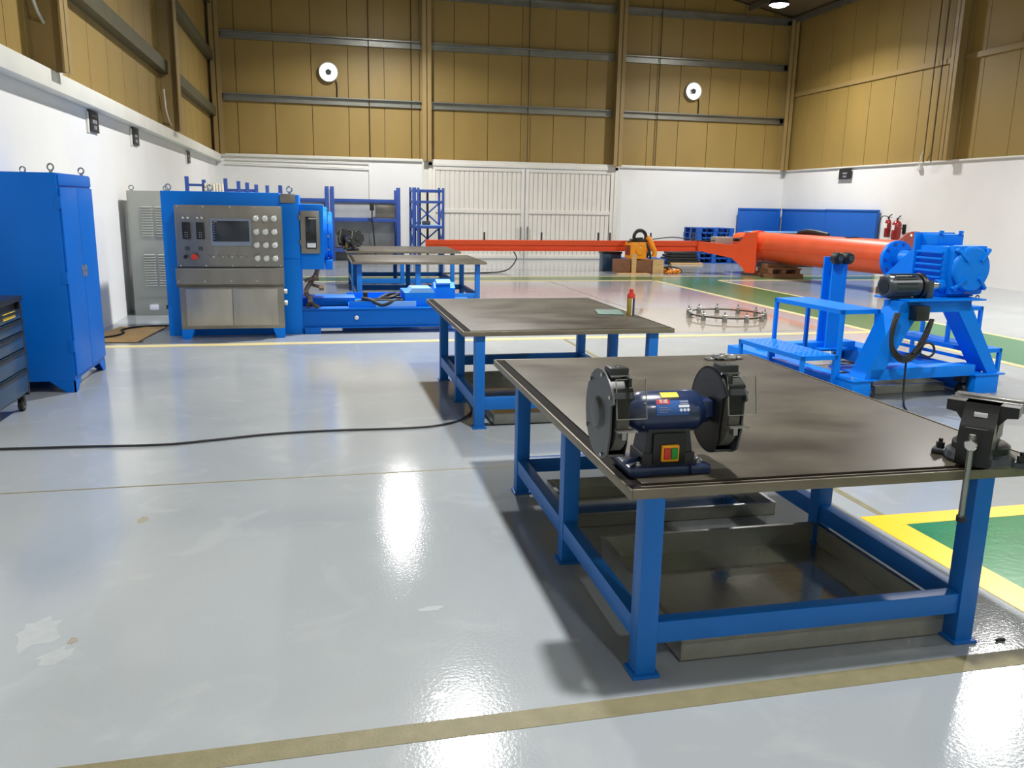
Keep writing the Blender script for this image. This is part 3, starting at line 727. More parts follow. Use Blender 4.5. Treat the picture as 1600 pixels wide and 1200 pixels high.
# ------------------------------------------------------------------ blue torque machine
tm = thing('torque_machine', 'large blue bench machine with head, flange and long bed behind the console', 'machine', (0, 10.72, 0))
MB().box(-1.79, -.43, .0, 1.0, .0, 1.74, .008).build('housing', 'blue', tm)
MB().box(-.43, -.2, .0, 1.0, .0, 1.72, .008).build('column_box', 'blue', tm)
MB().box(-.42, -.24, -.012, 0, 1.62, 1.73, .003).build('grey_plate', 'stainless', tm)
MB().box(-.2, .09, .02, .95, .81, 1.61, .01).build('head_box', 'blue', tm)
MB().box(-.43, -.2, -.02, .0, .95, 1.61, .004).build('head_cover', 'blue', tm)
gp = MB().box(-.19, .04, -.03, .02, 1.01, 1.53, .006).build('window_door', 'stainless', tm)
MB().box(-.13, .0, -.034, -.028, 1.07, 1.46, .01).build('window_slot', 'screen', gp)
MB().box(-.13, -.02, -.05, -.03, 1.18, 1.28, .004).build('latch_block', 'black_plastic', gp)
MB().box(-.115, -.01, -.045, -.03, 1.085, 1.14, .003).build('dial_block', 'white_print', gp)
MB().cyl((-.09, -.04, 1.44), (.0, -.04, 1.44), .012, n=10).build('grab_bar', 'chrome', gp)
for z in (1.12, 1.42): MB().cyl((-.2, -.03, z), (-.2, -.03, z+.06), .012, n=10).build('hinge', 'steel', gp)
fl = MB().cyl((.09, .42, 1.22), (.135, .42, 1.22), .36, n=40).cyl((.135, .42, 1.22), (.2, .42, 1.22), .3, n=40, ch=.01).build('flange', 'blue', tm)
for k in range(12):
    a = k*math.pi/6; MB().cyl((.135, .42+.33*math.cos(a), 1.22+.33*math.sin(a)), (.155, .42+.33*math.cos(a), 1.22+.33*math.sin(a)), .016, n=6).build('flange_bolt', 'steel', fl)
MB().box(.1, .19, .1, .75, .8, .92, .006).build('flange_bracket', 'blue', tm)
for y in (.02, 1.0):
    MB().box(-.2, 2.1, y-.02, y+.16, .08, .31, .004).box(-.2, 2.1, y-.05, y+.19, .07, .085).box(-.2, 2.1, y-.05, y+.19, .305, .32).build('bed_beam', 'blue_cabinet', tm)
for x in (-.18, 1.85):
    for y in (0, 1.02): MB().box(x, x+.2, y-.04, y+.18, 0, .08, .004).build('foot', 'blue_cabinet', tm)
MB().cyl((.47, -.025, .2), (.47, -.045, .2), .026, n=14, ch=.004).build('drain_plug', 'pale_plastic', tm)
MB().box(-.2, .48, .5, .95, .3, .4, .004).build('rear_block', 'blue_cabinet', tm)
MB().box(.38, 1.24, .05, .95, .32, .335).box(.38, 1.24, .04, .055, .32, .4).box(.38, 1.24, .95, .965, .32, .42).build('parts_tray', 'blue', tm)
MB().box(.72, 1.24, .034, .041, .325, .4).build('tray_front', 'light_blue', tm)
MB().box(1.1, 1.5, .1, .75, .32, .5, .005).build('carriage_block', 'blue', tm)
MB().prism([(1.15, .5), (1.5, .5), (1.45, .56), (1.2, .56)], 'y', .1, .5).build('carriage_top', 'light_blue', tm)
MB().prism([(.2, .55), (.3, .62), (.95, .4), (.95, .32), (.2, .32)], 'x', 1.5, 1.78).build('ramp_channel', 'blue', tm)
MB().prism([(.16, .62), (.3, .66), (1.0, .42), (.9, .36)], 'x', 1.53, 1.72).build('ramp_plate', 'light_blue', tm)
# brown hydraulic fittings under the head
hf = MB()
hf.path([(-.14, .1, .34), (-.1, .08, .42), (-.15, .1, .52), (-.1, .12, .62), (-.02, .14, .74), (0, .14, .81)], .03, 8)
hf.path([(-.1, .12, .62), (-.02, .05, .6), (.04, .04, .58)], .02, 8).path([(-.16, .1, .66), (-.06, .06, .7)], .022, 8).path([(-.12, .1, .4), (-.05, .04, .36), (.0, .02, .33)], .025, 8)
for p in ((-.15, .1, .52), (-.02, .1, .7), (-.1, .08, .4), (.04, .04, .58)): hf.cyl((p[0]-.03, p[1], p[2]), (p[0]+.03, p[1], p[2]), .04, n=6)
hf.build('hydraulic_fittings', 'brown_fitting', tm)
for (x, y) in ((-1.72, .15), (-1.25, .2), (-.31, .15)):
    MB().torus((x, y, 1.785), (.4, 1, 0), .034, .009, 18, 8).cyl((x, y, 1.74 if x < -.4 else 1.72), (x, y, 1.76), .018, n=10).build('lifting_eye', 'steel', tm)
# black hoses lying in the tray
hs = MB()
hs.path([(.45, 10.9, .37), (.62, 11.0, .38), (.9, 10.95, .38), (1.15, 11.0, .38), (1.2, 11.25, .38)], .027, 8)
hs.path([(.75, 11.15, .36), (.9, 11.3, .42), (1.05, 11.2, .44), (.95, 11.05, .42), (.8, 11.1, .38), (.7, 11.3, .36)], .027, 8)
hs.path([(.55, 10.83, .43), (.66, 10.78, .41), (.8, 10.77, .35), (.95, 10.78, .4), (1.02, 10.85, .4)], .027, 8)
tag(hs.build('black_hoses', 'black_rubber'), 'black hoses lying in the tray of the blue machine bed', 'hose')
jg = thing('black_fixture', 'black metal fixture with an upright post in the machine tray', 'fixture', (.6, 11.0, .335))
MB().box(-.03, .03, -.03, .03, 0, .16, .004).build('post', 'black_steel', jg); MB().box(-.12, .5, -.05, .05, 0, .02, .003).box(.4, .47, -.03, .03, .02, .1, .004).build('fixture_base', 'black_steel', jg)

# ------------------------------------------------------------------ racks at the back
def posts(o, xs, y, h, w=.07): 
    for x in xs: o.box(x-w/2, x+w/2, y-w/2, y+w/2, 0, h, .004)
rk = thing('storage_rack', 'blue storage rack with grey panels against the white back wall', 'rack', (0, 24.2, 0))
for x in (.32, .46, 2.3):
    for y in (0, .7): MB().box(x-.055, x+.055, y-.04, y+.04, 0, 2.06 if y == 0 else 2.0, .004).build('upright', 'blue_rack', rk)
for x0, x1 in ((-.9, .27), (.51, 2.25)):
    for z in (1.68, 1.15, .3):
        if z < 1.5: MB().box(x0, x1, .0, .68, z+.01, z+.03).build('shelf_deck', 'galvanised', rk)
        for ya in (-.04, .68): MB().box(x0, x1, ya, ya+.04, z-.05, z+.05, .003).build('shelf_beam', 'blue_rack', rk)
    MB().box(x0, x1, .72, .735, .33, 1.68).build('back_panel', 'rack_panel', rk)
for y in (0, .7): MB().box(-.98, -.9, y-.04, y+.04, 0, 2.06, .004).build('upright', 'blue_rack', rk)
b = thing('shelf_box', 'dark grey metal box on the middle shelf of the blue rack', 'box', (1.95, 24.3, 1.181))
MB().box(-.28, .28, 0, .4, 0, .4, .01).build('box_body', 'stainless', b); MB().box(-.29, .29, -.01, .41, .4, .42, .004).build('box_lid', 'motor_grey', b)
nr = thing('narrow_rack', 'narrow blue rack frame with cross braces beside the white gate', 'rack', (2.62, 23.2, 0))
for x in (0, .13, .82): 
    for y in (0, .8): MB().box(x-.032, x+.032, y-.032, y+.032, 0, 2.08 if y else 2.06, .003).build('upright', 'blue_rack', nr)
for z in (1.98, 1.68, 1.0):
    for y in (0, .8): MB().box(0, .82, y-.02, y+.02, z-.035, z+.035, .003).build('rail', 'blue_rack', nr)
    for x in (0, .82): MB().box(x-.02, x+.02, 0, .8, z-.03, z+.03).build('rail', 'blue_rack', nr)
MB().box(.03, .8, .02, .78, 1.03, 1.05).build('shelf_deck', 'light_blue', nr)
for z0, z1 in ((1.05, 1.65), (.35, .95)):
    for x in (.0, .82):
        MB().bar((x, 0, z0), (x, .8, z1), .02, .04).bar((x, .8, z0), (x, 0, z1), .02, .04).build('cross_brace', 'blue_rack', nr)
    MB().bar((0.13, .8, z0), (.82, .8, z1), .02, .04).bar((.82, .8, z0), (.13, .8, z1), .02, .04).build('cross_brace', 'blue_rack', nr)
for x in (.28, .5): MB().box(x-.03, x+.03, .87, .93, 0, 2.0, .003).build('upright', 'black_steel', nr)
MB().box(.3, .52, .4, .6, 1.05, 1.16, .02).build('shelf_item', 'motor_grey', nr)
hc = MB().path([(1.55, 23.98, 1.5), (1.54, 23.97, 1.2), (1.57, 23.96, .9), (1.6, 23.96, .45), (1.64, 23.92, .1), (1.7, 23.85, .022), (1.9, 23.7, .022)], .022, 6).box(1.48, 1.6, 23.94, 24.02, 1.42, 1.62, .01)
tag(hc.build('hanging_cord', 'black_rubber'), 'black cord with a handset hanging in front of the blue storage rack', 'cord')
# hose rack behind the machine
hr = thing('hose_rack', 'blue post rack showing above the blue machine housing', 'rack', (-2.1, 15.2, 0))
for x, hh in ((0, 2.02), (.27, 1.97), (.62, 2.0), (.83, 1.96), (.97, 1.94), (1.12, 1.91), (1.3, 1.9)):
    MB().box(x-.03, x+.03, -.03, .03, 0, hh, .003).build('upright', 'blue_rack', hr)
for q in ((0, .27, 1.86, 1.9), (.62, 1.12, 1.78, 1.83), (0, 1.3, .4, .48)): MB().box(q[0], q[1], -.015, .015, q[2], q[3]).build('rail', 'blue_rack', hr)
ch = MB()
for k in range(7): ch.torus((-1.8+k*.045, 15.12, 1.74), (1, .15, 0), .16, .02, 22, 8)
tag(ch.build('coiled_hose', 'hose_white'), 'coiled off white hose hanging on the blue post rack', 'hose')

# ------------------------------------------------------------------ orange jib crane lying down
jc = thing('jib_crane', 'orange jib crane lying on the floor with its arm and thick column', 'crane', (0, 0, 0))
c0, c1 = Vector((11.12, 19.75, .71)), Vector((11.75, 14.65, .71)); ax = (c1-c0).normalized(); cr = .365
L = (c1-c0).length
MB().lathe([(0, 0), (cr, 0), (cr, L), (0, L)], c0, ax, 40).build('column_tube', 'orange_column', jc)
MB().lathe([(cr+.002, 0), (cr+.012, .02), (cr+.012, L-.03), (cr+.002, L-.01)], c0+Vector((0, 0, -.0)), ax, 8).bm.free()
fl = MB().cyl(c1, c1+ax*.05, .56, n=44).build('base_flange', 'red_oxide', jc)
x_, y_, _ = MB()._frame(ax)
for k in range(12):
    a = 2*math.pi*k/12+.26; p = c1+(x_*math.cos(a)+y_*math.sin(a))*.5
    MB().cyl(p+ax*.045, p+ax*.056, .025, n=10).build('bolt_hole', 'white_print', fl)
for k in range(8):
    a = 2*math.pi*k/8; n_ = x_*math.cos(a)+y_*math.sin(a)
    p = c1+n_*cr
    MB().bar(p-ax*.22, p+n_*.12, .015, .1, n_).build('gusset', 'orange_column', jc)
sl = MB(); sl.bar(c0+Vector((-.37, -.02, -.02))+ax*.3, c0+Vector((-.37, -.02, -.02))+ax*(L-.05), .012, .03); sl.build('column_seam', 'orange_column', jc)
# bracket clamped to the far end of the column
q = c0-ax*.12
MB().cyl(c0-ax*.75, c0-ax*.05, .33, n=32, ch=.05).build('column_head', 'orange', jc)
MB().cyl(c0-ax*.02, c0+ax*.16, .4, n=32).build('clamp_ring', 'orange', jc)
mb = MB(); bx = Vector((10.38, 18.5, 0))
mxb = Matrix.Translation((9.68, 20.1, 0)) @ Matrix.Rotation(math.atan2(-.85, .94), 4, 'Z')
mb.prism([(0, .80), (.9, .755), (1.1, .85), (1.2, 1.07), (1.5, 1.08), (1.5, .07), (1.26, .07), (1.18, .2), (.9, .42), (0, .57)], 'y', -.08, .08, mxb)
mb.build('pivot_bracket', 'orange', jc)
MB().cyl((10.8, 19.9, .87), (10.8, 19.98, .87), .08, n=18, ch=.01).build('pivot_pin', 'steel', jc)
# arm: boxed beam with upper and lower flange
arm = [((2.45, 19.35), .84, .62), ((9.0, 18.62), .87, .62)]
def quad_beam(p0, p1, zt0, zb0, zt1, zb1, th, o):
    a, b = Vector((p0[0], p0[1], 0)), Vector((p1[0], p1[1], 0)); d = (b-a).normalized(); n = Vector((-d.y, d.x, 0))*th/2
    v = [(a-n)+Vector((0, 0, zb0)), (a+n)+Vector((0, 0, zb0)), (a+n)+Vector((0, 0, zt0)), (a-n)+Vector((0, 0, zt0)), (b-n)+Vector((0, 0, zb1)), (b+n)+Vector((0, 0, zb1)), (b+n)+Vector((0, 0, zt1)), (b-n)+Vector((0, 0, zt1))]
    v = o._new(v)
    for f in ((0, 1, 2, 3), (4, 7, 6, 5), (0, 3, 7, 4), (1, 5, 6, 2), (2, 6, 7, 3), (0, 4, 5, 1)): o.bm.faces.new([v[i] for i in f])
    return o
o = quad_beam((2.72, 21.4), (9.75, 20.15), .735, .62, .815, .69, .18, MB()); o.build('arm_upper', 'orange', jc, smooth=False)
o = quad_beam((2.72, 21.4), (9.75, 20.15), .62, .475, .69, .565, .07, MB()); quad_beam((2.72, 21.4), (9.75, 20.15), .475, .46, .565, .55, .2, o); o.build('arm_lower', 'orange', jc, smooth=False)
for x in (4.2, 5.65, 7.1, 7.4, 8.45, 9.55):
    y = 21.4-(x-2.72)*.178; z = .735+(x-2.72)*.0114
    MB().cyl((x, y, z), (x, y, z+.2), .025, n=8).build('stud', 'motor_grey', jc)
MB().box(10.05, 10.55, 19.9, 20.2, .765, .93, .02).build('drive_box', 'grey_enclosure', jc)
MB().cyl((10.55, 19.95, .87), (10.75, 19.95, .87), .05, n=14).build('drive_shaft', 'black_steel', jc)
MB().path([(8.4, 20.4, .82), (9.0, 20.2, .9), (9.6, 20.05, .83), (10.1, 19.95, .84)], .014, 6).path([(4.95, 21.0, .46), (4.95, 20.7, .3), (4.6, 20.2, .06), (4.0, 19.9, .016), (2.7, 19.8, .016)], .016, 6, 6).path([(10.95, 19.85, .25), (11.0, 19.6, .1), (11.3, 19.1, .016)], .016, 6).build('power_cable', 'black_rubber', jc)
MB().path([c0+ax*1.5+Vector((.1, 0, cr+.02)), c0+ax*1.8+Vector((.12, 0, cr+.07)), c0+ax*2.2+Vector((.1, 0, cr+.05)), c0+ax*2.5+Vector((.12, 0, cr+.01))], .06, 8).build('strap_bundle', 'black_rubber', jc)
MB().path([c0+ax*3.2+Vector((.0, 0, cr+.02)), c0+ax*3.4+Vector((-.1, 0, cr-.01)), c0+ax*3.6+Vector((.0, 0, cr+.01)), c0+ax*3.7+Vector((.2, 0, cr-.04))], .014, 6).build('lead_wire', 'black_rubber', jc)
for s_ in (.35, 1.7): pass
# timber under the column
tb = thing('timber_crib', 'stack of rough brown timber under the orange column', 'timber', (11.25, 18.75, 0), -7)
for k, (x0, x1, y0, y1, z0, z1) in enumerate(((-.5, .5, -.32, -.2, 0, .1), (-.5, .55, -.05, .07, 0, .1), (-.5, .5, .2, .32, 0, .1), (-.42, -.3, -.34, .34, .1, .2), (-.08, .04, -.34, .34, .1, .2), (.28, .4, -.34, .34, .1, .2), (-.45, .45, -.3, -.16, .2, .24), (-.45, .45, .1, .24, .2, .24), (-.45, .45, -.1, .04, .2, .335))):
    MB().box(x0, x1, y0, y1, z0, z1, .006).build('timber', 'wood', tb)
tb2 = thing('timber_block', 'timber block under the flanged end of the orange column', 'timber', (11.72, 14.95, 0), -7)
MB().box(-.4, .4, -.1, .1, 0, .12, .006).build('timber', 'wood', tb2); MB().box(-.35, .35, -.08, .08, .12, .33, .006).build('timber', 'wood', tb2)

# ------------------------------------------------------------------ hoist on its crate
cr_ = thing('wooden_crate', 'low brown wooden crate under the yellow hoist', 'crate', (7.4, 19.75, 0))
for k, (x0, x1) in enumerate(((0, .3), (.32, .86), (.88, 1.18))):
    MB().box(x0, x1, 0, .03, .0, .36 if k != 1 else .34, .004).build('crate_board', 'wood', cr_)
MB().box(.88, 1.18, -.012, 0, .0, .36).build('crate_face', 'wood_pale', cr_)
MB().box(.3, .42, -.06, -.01, 0, .5, .006).build('crate_post', 'wood_pale', cr_)
MB().box(0, 1.18, .03, .55, 0, .34, .004).build('crate_body', 'wood', cr_); MB().box(-.1, .7, -.3, -.06, 0, .025, .004).build('loose_board', 'wood_pale', cr_)
ho = thing('chain_hoist', 'yellow electric chain hoist sitting on the wooden crate', 'hoist', (7.98, 20.0, .362))
MB().box(-.3, .12, -.28, .2, .0, .42, .04).build('hoist_body', 'hoist_yellow', ho)
MB().box(-.315, -.29, -.2, .12, .1, .34, .01).build('end_cover', 'red_oxide', ho)
MB().cyl((-.08, -.28, .2), (-.08, -.32, .2), .1, n=20, ch=.015).build('motor_cover', 'hoist_yellow', ho)
MB().torus((0, -.05, .55), (0, 1, 0), .16, .045, 20, 8).box(-.25, .3, -.12, .05, .42, .5, .03).build('hoist_trolley', 'black_steel', ho)
MB().path([(.18, -.1, .55), (.25, -.15, .45), (.3, -.2, .3), (.35, -.22, .18), (.33, -.22, .06)], .065, 8).build('chain_sling', 'hoist_yellow', ho)
MB().path([(.1, -.25, .4), (.16, -.3, .25), (.2, -.3, .1), (.22, -.26, .02)], .03, 6).path([(-.35, -.1, .42), (-.2, -.2, .5), (.0, -.25, .52)], .03, 6).build('chain', 'black_steel', ho)
pc = MB()
for k in range(12): 
    a = random.uniform(0, 6.28); pc.torus((8.85+random.uniform(-.22, .22), 19.75+random.uniform(-.12, .12), .03+random.random()*.06), (random.uniform(-1, 1), random.uniform(-1, 1), 1.2), .06, .018, 12, 6)
tag(pc.build('chain_pile', 'hoist_yellow'), 'small pile of yellow chain on the floor right of the wooden crate', 'chain')
bk = thing('black_bag', 'flat black bag on the floor behind the yellow chain', 'bag', (8.95, 20.2, 0))
MB().lathe([(0, 0), (.3, 0), (.33, .05), (.25, .12), (.1, .16), (0, .17)], (0, 0, 0), (0, 0, 1), 16).build('bag_body', 'black_plastic', bk); MB().torus((0, 0, .16), (1, 0, 0), .07, .012, 14, 6).build('bag_handle', 'black_rubber', bk)

# ------------------------------------------------------------------ pallets and sheets in the corner
def pallet(lab, loc, rz, group):
    p = thing('plastic_pallet', lab, 'pallet', loc, rz, group)
    for k in range(7): MB().box(-.6+k*.178, -.6+k*.178+.132, -.5, .5, .125, .15, .003).build('deck_slat', 'blue_pallet', p)
    for x in (-.6, -.075, .45):
        for y in (-.5, -.07, .36): MB().box(x, x+.15, y, y+.14, .022, .125, .003).build('block', 'blue_pallet', p)
    for y in (-.5, -.07, .36): MB().box(-.6, .6, y, y+.14, 0, .022, .003).build('runner', 'blue_pallet', p)
    return p
p0 = pallet('blue plastic pallet, lowest of the tall stack in the corner', (11.85, 24.0, 0), 0, 'stacked blue pallets')
names = ['second from the bottom', 'third from the bottom', 'fourth from the bottom', 'third from the top', 'second from the top', 'topmost']
for k, nm in enumerate(names):
    c = copy_tree(p0); c.location.z = .152*(k+1)+.001*k; c.location.x += random.uniform(-.02, .02)
    c['label'] = 'blue plastic pallet, %s of the tall stack in the corner' % nm
c = copy_tree(p0); c.location = (9.55, 23.6, 0); c['label'] = 'single blue pallet on the floor behind the orange crane arm'; del c['group']
c = copy_tree(p0); c.location = (13.1, 23.9, 0); c['label'] = 'blue plastic pallet on the floor right of the tall stack, lower one'
c = copy_tree(p0); c.location = (13.1, 23.9, .153); c['label'] = 'blue plastic pallet right of the tall stack, upper one'
bs = thing('black_sheets', 'pile of dark rubber sheets on a pale board beside the pallets', 'sheets', (10.7, 23.3, 0))
MB().box(-.5, .55, -.3, .3, 0, .05, .004).build('base_board', 'wood_pale', bs)
for k in range(4): MB().box(-.62+.05*k, .45-.03*k, -.28, .3, .05+k*.08, .12+k*.08, .02).build('rubber_sheet', 'black_rubber', bs)
bb = thing('black_parts', 'black machine parts lying on the single blue pallet', 'parts', (9.5, 23.5, .151))
MB().cyl((-.2, 0, .12), (.2, .1, .12), .12, n=16, ch=.02).build('motor_part', 'black_steel', bb); MB().box(-.45, -.1, -.2, .2, 0, .14, .02).build('gear_part', 'black_plastic', bb)
dk = thing('dark_motor_box', 'small dark box on the floor behind the wooden crate', 'box', (7.45, 20.6, 0))
MB().box(-.2, .3, 0, .3, 0, .45, .01).build('box_body', 'dark_blue_chest', dk); MB().box(-.22, .32, -.02, .32, .45, .5, .01).build('box_lid', 'black_steel', dk)
s1 = thing('blue_panel', 'large blue flat panel standing against the back wall in the corner', 'panel', (13.35, 24.95, 0))
MB().box(0, 1.5, 0, .08, .0, 1.68, .006).build('panel_sheet', 'blue_sheet', s1); MB().box(0, 1.5, -.02, 0, 1.62, 1.68, .003).box(1.4, 1.46, -.02, 0, 0, 1.62, .003).build('panel_edge', 'blue_sheet', s1)
s2 = thing('blue_panel', 'long blue flat panel along the right wall, half nearest the corner', 'panel', (14.9, 22.5, 0))
MB().box(-.03, .06, 0, 2.4, 0, 1.68, .006).build('panel_sheet', 'blue_sheet', s2); MB().box(-.05, -.03, 0, 2.4, 1.63, 1.68, .003).build('panel_edge', 'blue_sheet', s2)
s3 = thing('blue_panel', 'long blue flat panel along the right wall, beside the fire extinguishers', 'panel', (14.9, 20.1, 0))
MB().box(-.03, .06, 0, 2.39, 0, 1.69, .006).build('panel_sheet', 'blue_sheet', s3); MB().box(-.05, -.03, 0, 2.39, 1.64, 1.69, .003).build('panel_edge', 'blue_sheet', s3)
lt = thing('light_strip', 'thin pale strip with a black box lying behind the orange column', 'strip', (12.7, 22.2, 0))
MB().box(-.5, 1.6, -.2, .2, .0, .98, .01).build('black_case', 'black_plastic', lt); MB().box(-.5, 1.6, -.22, .22, .98, 1.02, .004).build('case_lid', 'light_blue', lt)

# fire extinguishers
def extinguisher(lab, y, r, h, z0):
    x = XR-.12-r
    f = thing('fire_extinguisher', lab, 'extinguisher', (x, y, z0))
    MB().lathe([(0, 0), (r-.01, 0), (r, .015), (r, h-.09), (r*.75, h-.035), (r*.35, h), (0, h)], (0, 0, 0), (0, 0, 1), 24).build('cylinder_body', 'red_ext', f)
    MB().cyl((0, 0, h), (0, 0, h+.05), .025, n=12).bar((0, 0, h+.05), (-.02, -.14, h+.12), .03, .012).bar((0, 0, h+.04), (0, -.13, h+.04), .03, .012).build('valve_handle', 'black_steel', f)
    MB().box(-r-.003, -r+.02, -.05, .05, h*.5, h*.75, .003).build('instruction_label', 'white_print', f)
    MB().box(r-.02, r+.12, -.03, .03, h*.55, h*.62).box(r+.1, r+.12, -.06, .06, h*.3, h*.8).build('wall_bracket', 'black_steel', f)
    return f
f1 = extinguisher('red fire extinguisher on the right wall, darker left one of two', 19.5, .08, .48, .98)
MB().path([(0, 0, .53), (-.04, .18, .55), (-.04, .3, .4), (-.03, .32, .0), (-.05, .3, -.3)], .012, 6).build('hose', 'black_rubber', f1)
extinguisher('red fire extinguisher on the right wall, right one of two', 19.1, .115, .5, .93)

# ------------------------------------------------------------------ steel ring with clamps
rg = thing('steel_ring', 'thin steel ring with small upright clamps lying on the floor pad', 'ring', (6.13, 11.62, .002))
MB().torus((0, 0, .06), (0, 0, 1), .58, .011, 48, 8).build('ring_rod', 'black_steel', rg)
for k in range(11):
    a = 2*math.pi*k/11+.2; x, y = .58*math.cos(a), .58*math.sin(a)
    MB().box(x-.03, x+.03, y-.025, y+.025, 0, .075, .004).cyl((x, y, .075), (x, y, .15), .012, n=8).cyl((x-.03, y, .1), (x+.03, y, .1), .014, n=8).build('clamp', 'steel', rg)

# ------------------------------------------------------------------ blue gearbox test trolley
tr = thing('gearbox_trolley', 'blue wheeled test stand with A frame, gearbox and step platforms', 'test stand', (4.40, 6.12, 0), 4)
B = 'blue'
for u in (0, 1.42):
    MB().box(u+(.07 if u == 0 else 0), u+.27, 0, 2.0, .03, .2, .004).build('side_beam', B, tr)
    MB().box(u+(.065 if u == 0 else -.02), u+.33, -.01, .3, .2, .215, .003).build('top_plate', B, tr)
    for dx in (.11, .24): MB().cyl((u+dx, .05, .215), (u+dx, .05, .235), .014, n=6).build('bolt', 'chrome', tr)
    for v in (.12, 1.85):
        sg = 1 if u == 0 else -1; w0 = u+.275 if u == 0 else u-.005
        c = MB().box(*sorted((w0, w0+sg*.075)), v-.05, v+.05, .125, .2).box(*sorted((w0+sg*.004, w0+sg*.012)), v-.04, v+.04, .05, .13).build('caster', 'black_steel', tr)
        MB().cyl((w0+sg*.018, v-.02, .058), (w0+sg*.07, v-.02, .058), .058, n=20, ch=.008).build('wheel', 'black_rubber', c)
MB().box(.27, 1.42, .02, .16, .2, .3, .004).build('front_beam', B, tr)
MB().box(.27, 1.42, 1.62, 1.78, .16, .26, .004).build('rear_beam', B, tr)
MB().box(.3, 1.42, .16, .62, .21, .222).build('deck_plate', B, tr)
def aleg(b0, b1, t0, t1, v0, v1):
    MB().prism([(b0, .2), (b1, .2), (t1, .8), (t1, .88), (t0, .88)], 'y', v0, v1).build('frame_leg', B, tr)
aleg(.2, .36, .52, .72, .02, .22); aleg(1.7, 1.58, 1.26, 1.14, .02, .22)
MB().box(.5, 1.28, .02, .22, .79, .89, .004).build('cross_head', B, tr)
MB().box(.56, 1.4, -.02, .42, .89, .905, .003).build('gearbox_plate', B, tr)
# gearbox
gx0, gx1 = 1.06, 1.44
gb = MB().box(gx0, gx1, .16, .5, .905, 1.36, .02).build('gearbox_case', B, tr)
MB().box(gx0-.03, gx1+.03, .5, .53, .9, 1.47, .006).build('mounting_plate', B, tr)
MB().box(gx0+.02, gx1-.06, .3, .5, 1.36, 1.46, .012).build('gearbox_head', B, tr)
MB().box(gx0+.03, gx1+.03, .1, .18, .93, 1.37, .03).build('front_cover', B, tr)
ccx, ccz = (gx0+gx1)/2+.03, 1.16
MB().lathe([(0, 0), (.2, 0), (.2, .03), (.185, .045), (0, .05)], (ccx, .1, ccz), (0, -1, 0), 32).build('round_cover', B, tr)
for k in range(4):
    a = math.pi/4+k*math.pi/2
    MB().bar((ccx+.1*math.cos(a), .048, ccz+.1*math.sin(a)), (ccx+.235*math.cos(a), .07, ccz+.235*math.sin(a)), .03, .03, (0, 1, 0), .006).build('cover_rib', B, tr)
    MB().cyl((ccx+.235*math.cos(a), .1, ccz+.235*math.sin(a)), (ccx+.235*math.cos(a), .06, ccz+.235*math.sin(a)), .02, n=8).build('cover_bolt', B, tr)
for k in range(5): MB().box(gx0-.03, gx0+.005, .18, .48, 1.07+k*.055, 1.09+k*.055, .006).build('cooling_rib', B, tr)
for x in (gx0+.06, gx1-.1): MB().cyl((x, .3, 1.46), (x, .3, 1.49), .02, n=8).build('plug', B, tr)
MB().box(ccx-.02, ccx+.05, .094, .099, .945, .985).build('rating_plate', 'grey_print', tr)
MB().torus((gx1-.0, .12, .9), (1, 0, 0), .02, .006, 12, 6).build('drain_ring', 'steel', tr)
MB().cyl((ccx-.05, .53, 1.2), (ccx-.05, .92, 1.2), .085, n=24).build('output_shaft', B, tr)
fg = MB().cyl((ccx-.05, .92, 1.19), (ccx-.05, .96, 1.19), .185, n=36).build('output_flange', B, tr)
for k in range(10):
    a = 2*math.pi*k/10; MB().cyl((ccx-.05+.155*math.cos(a), .91, 1.19+.155*math.sin(a)), (ccx-.05+.155*math.cos(a), .922, 1.19+.155*math.sin(a)), .014, n=8).build('flange_hole', 'blue_rack', fg)
MB().prism([(.53, .905), (.9, .905), (.9, 1.05), (.6, 1.3), (.53, 1.3)], 'x', ccx-.2, ccx-.17).build('shaft_gusset', B, tr)
MB().box(ccx-.25, ccx+.12, .5, .9, .86, .905, .004).build('shaft_support', B, tr)
# motor
mo = MB().lathe([(0, 0), (.085, 0), (.098, .015), (.098, .33), (.08, .345), (0, .345)], (.44, .17, 1.01), (1, 0, 0), 28).build('motor_body', 'motor_grey', tr)
for k in range(18):
    a = 2*math.pi*k/18
    MB().bar((.5, .17+.1*math.cos(a), 1.01+.1*math.sin(a)), (.72, .17+.1*math.cos(a), 1.01+.1*math.sin(a)), .006, .02, (0, math.cos(a), math.sin(a))).build('motor_fin', 'motor_grey', mo)
MB().cyl((.44, .17, 1.01), (.435, .17, 1.01), .06, n=20).build('fan_cover', 'black_steel', mo)
MB().cyl((.785, .17, 1.01), (.83, .17, 1.01), .115, n=24, ch=.008).build('motor_flange', 'black_steel', tr)
MB().box(.83, .9, .08, .26, .905, 1.06, .01).build('motor_bracket', 'motor_grey', tr)
MB().cyl((.9, .17, 1.01), (1.0, .17, 1.01), .045, n=18, ch=.004).cyl((.935, .17, 1.01), (.965, .17, 1.01), .05, n=18).build('coupling', 'foil', tr)
MB().cyl((1.0, .17, 1.01), (1.07, .17, 1.01), .055, n=18, ch=.006).build('input_boss', B, tr)
MB().box(.6, .74, -.075, .02, .73, .86, .01).build('terminal_box', 'black_plastic', tr)
cbm = MB()
for k in range(3):
    q = .022*k
    cbm.path([(.46-q, -.03, .8), (.4-q, -.05-q*.4, .66), (.4-q*.6, -.06-q*.5, .52-q), (.5, -.07-q*.4, .425-q), (.62+q, -.06, .46-q*.7), (.72+q*.8, -.04-q*.3, .58), (.8+q*.4, -.03-q*.2, .74)], .011, 8, 5)
cbm.path([(.6, -.08, .45), (.72, -.07, .53), (.82, -.06, .52), (.86, -.05, .45), (.8, -.06, .41), (.7, -.06, .44)], .01, 8, 5)
cbm.build('cable_coil', 'black_rubber', tr)
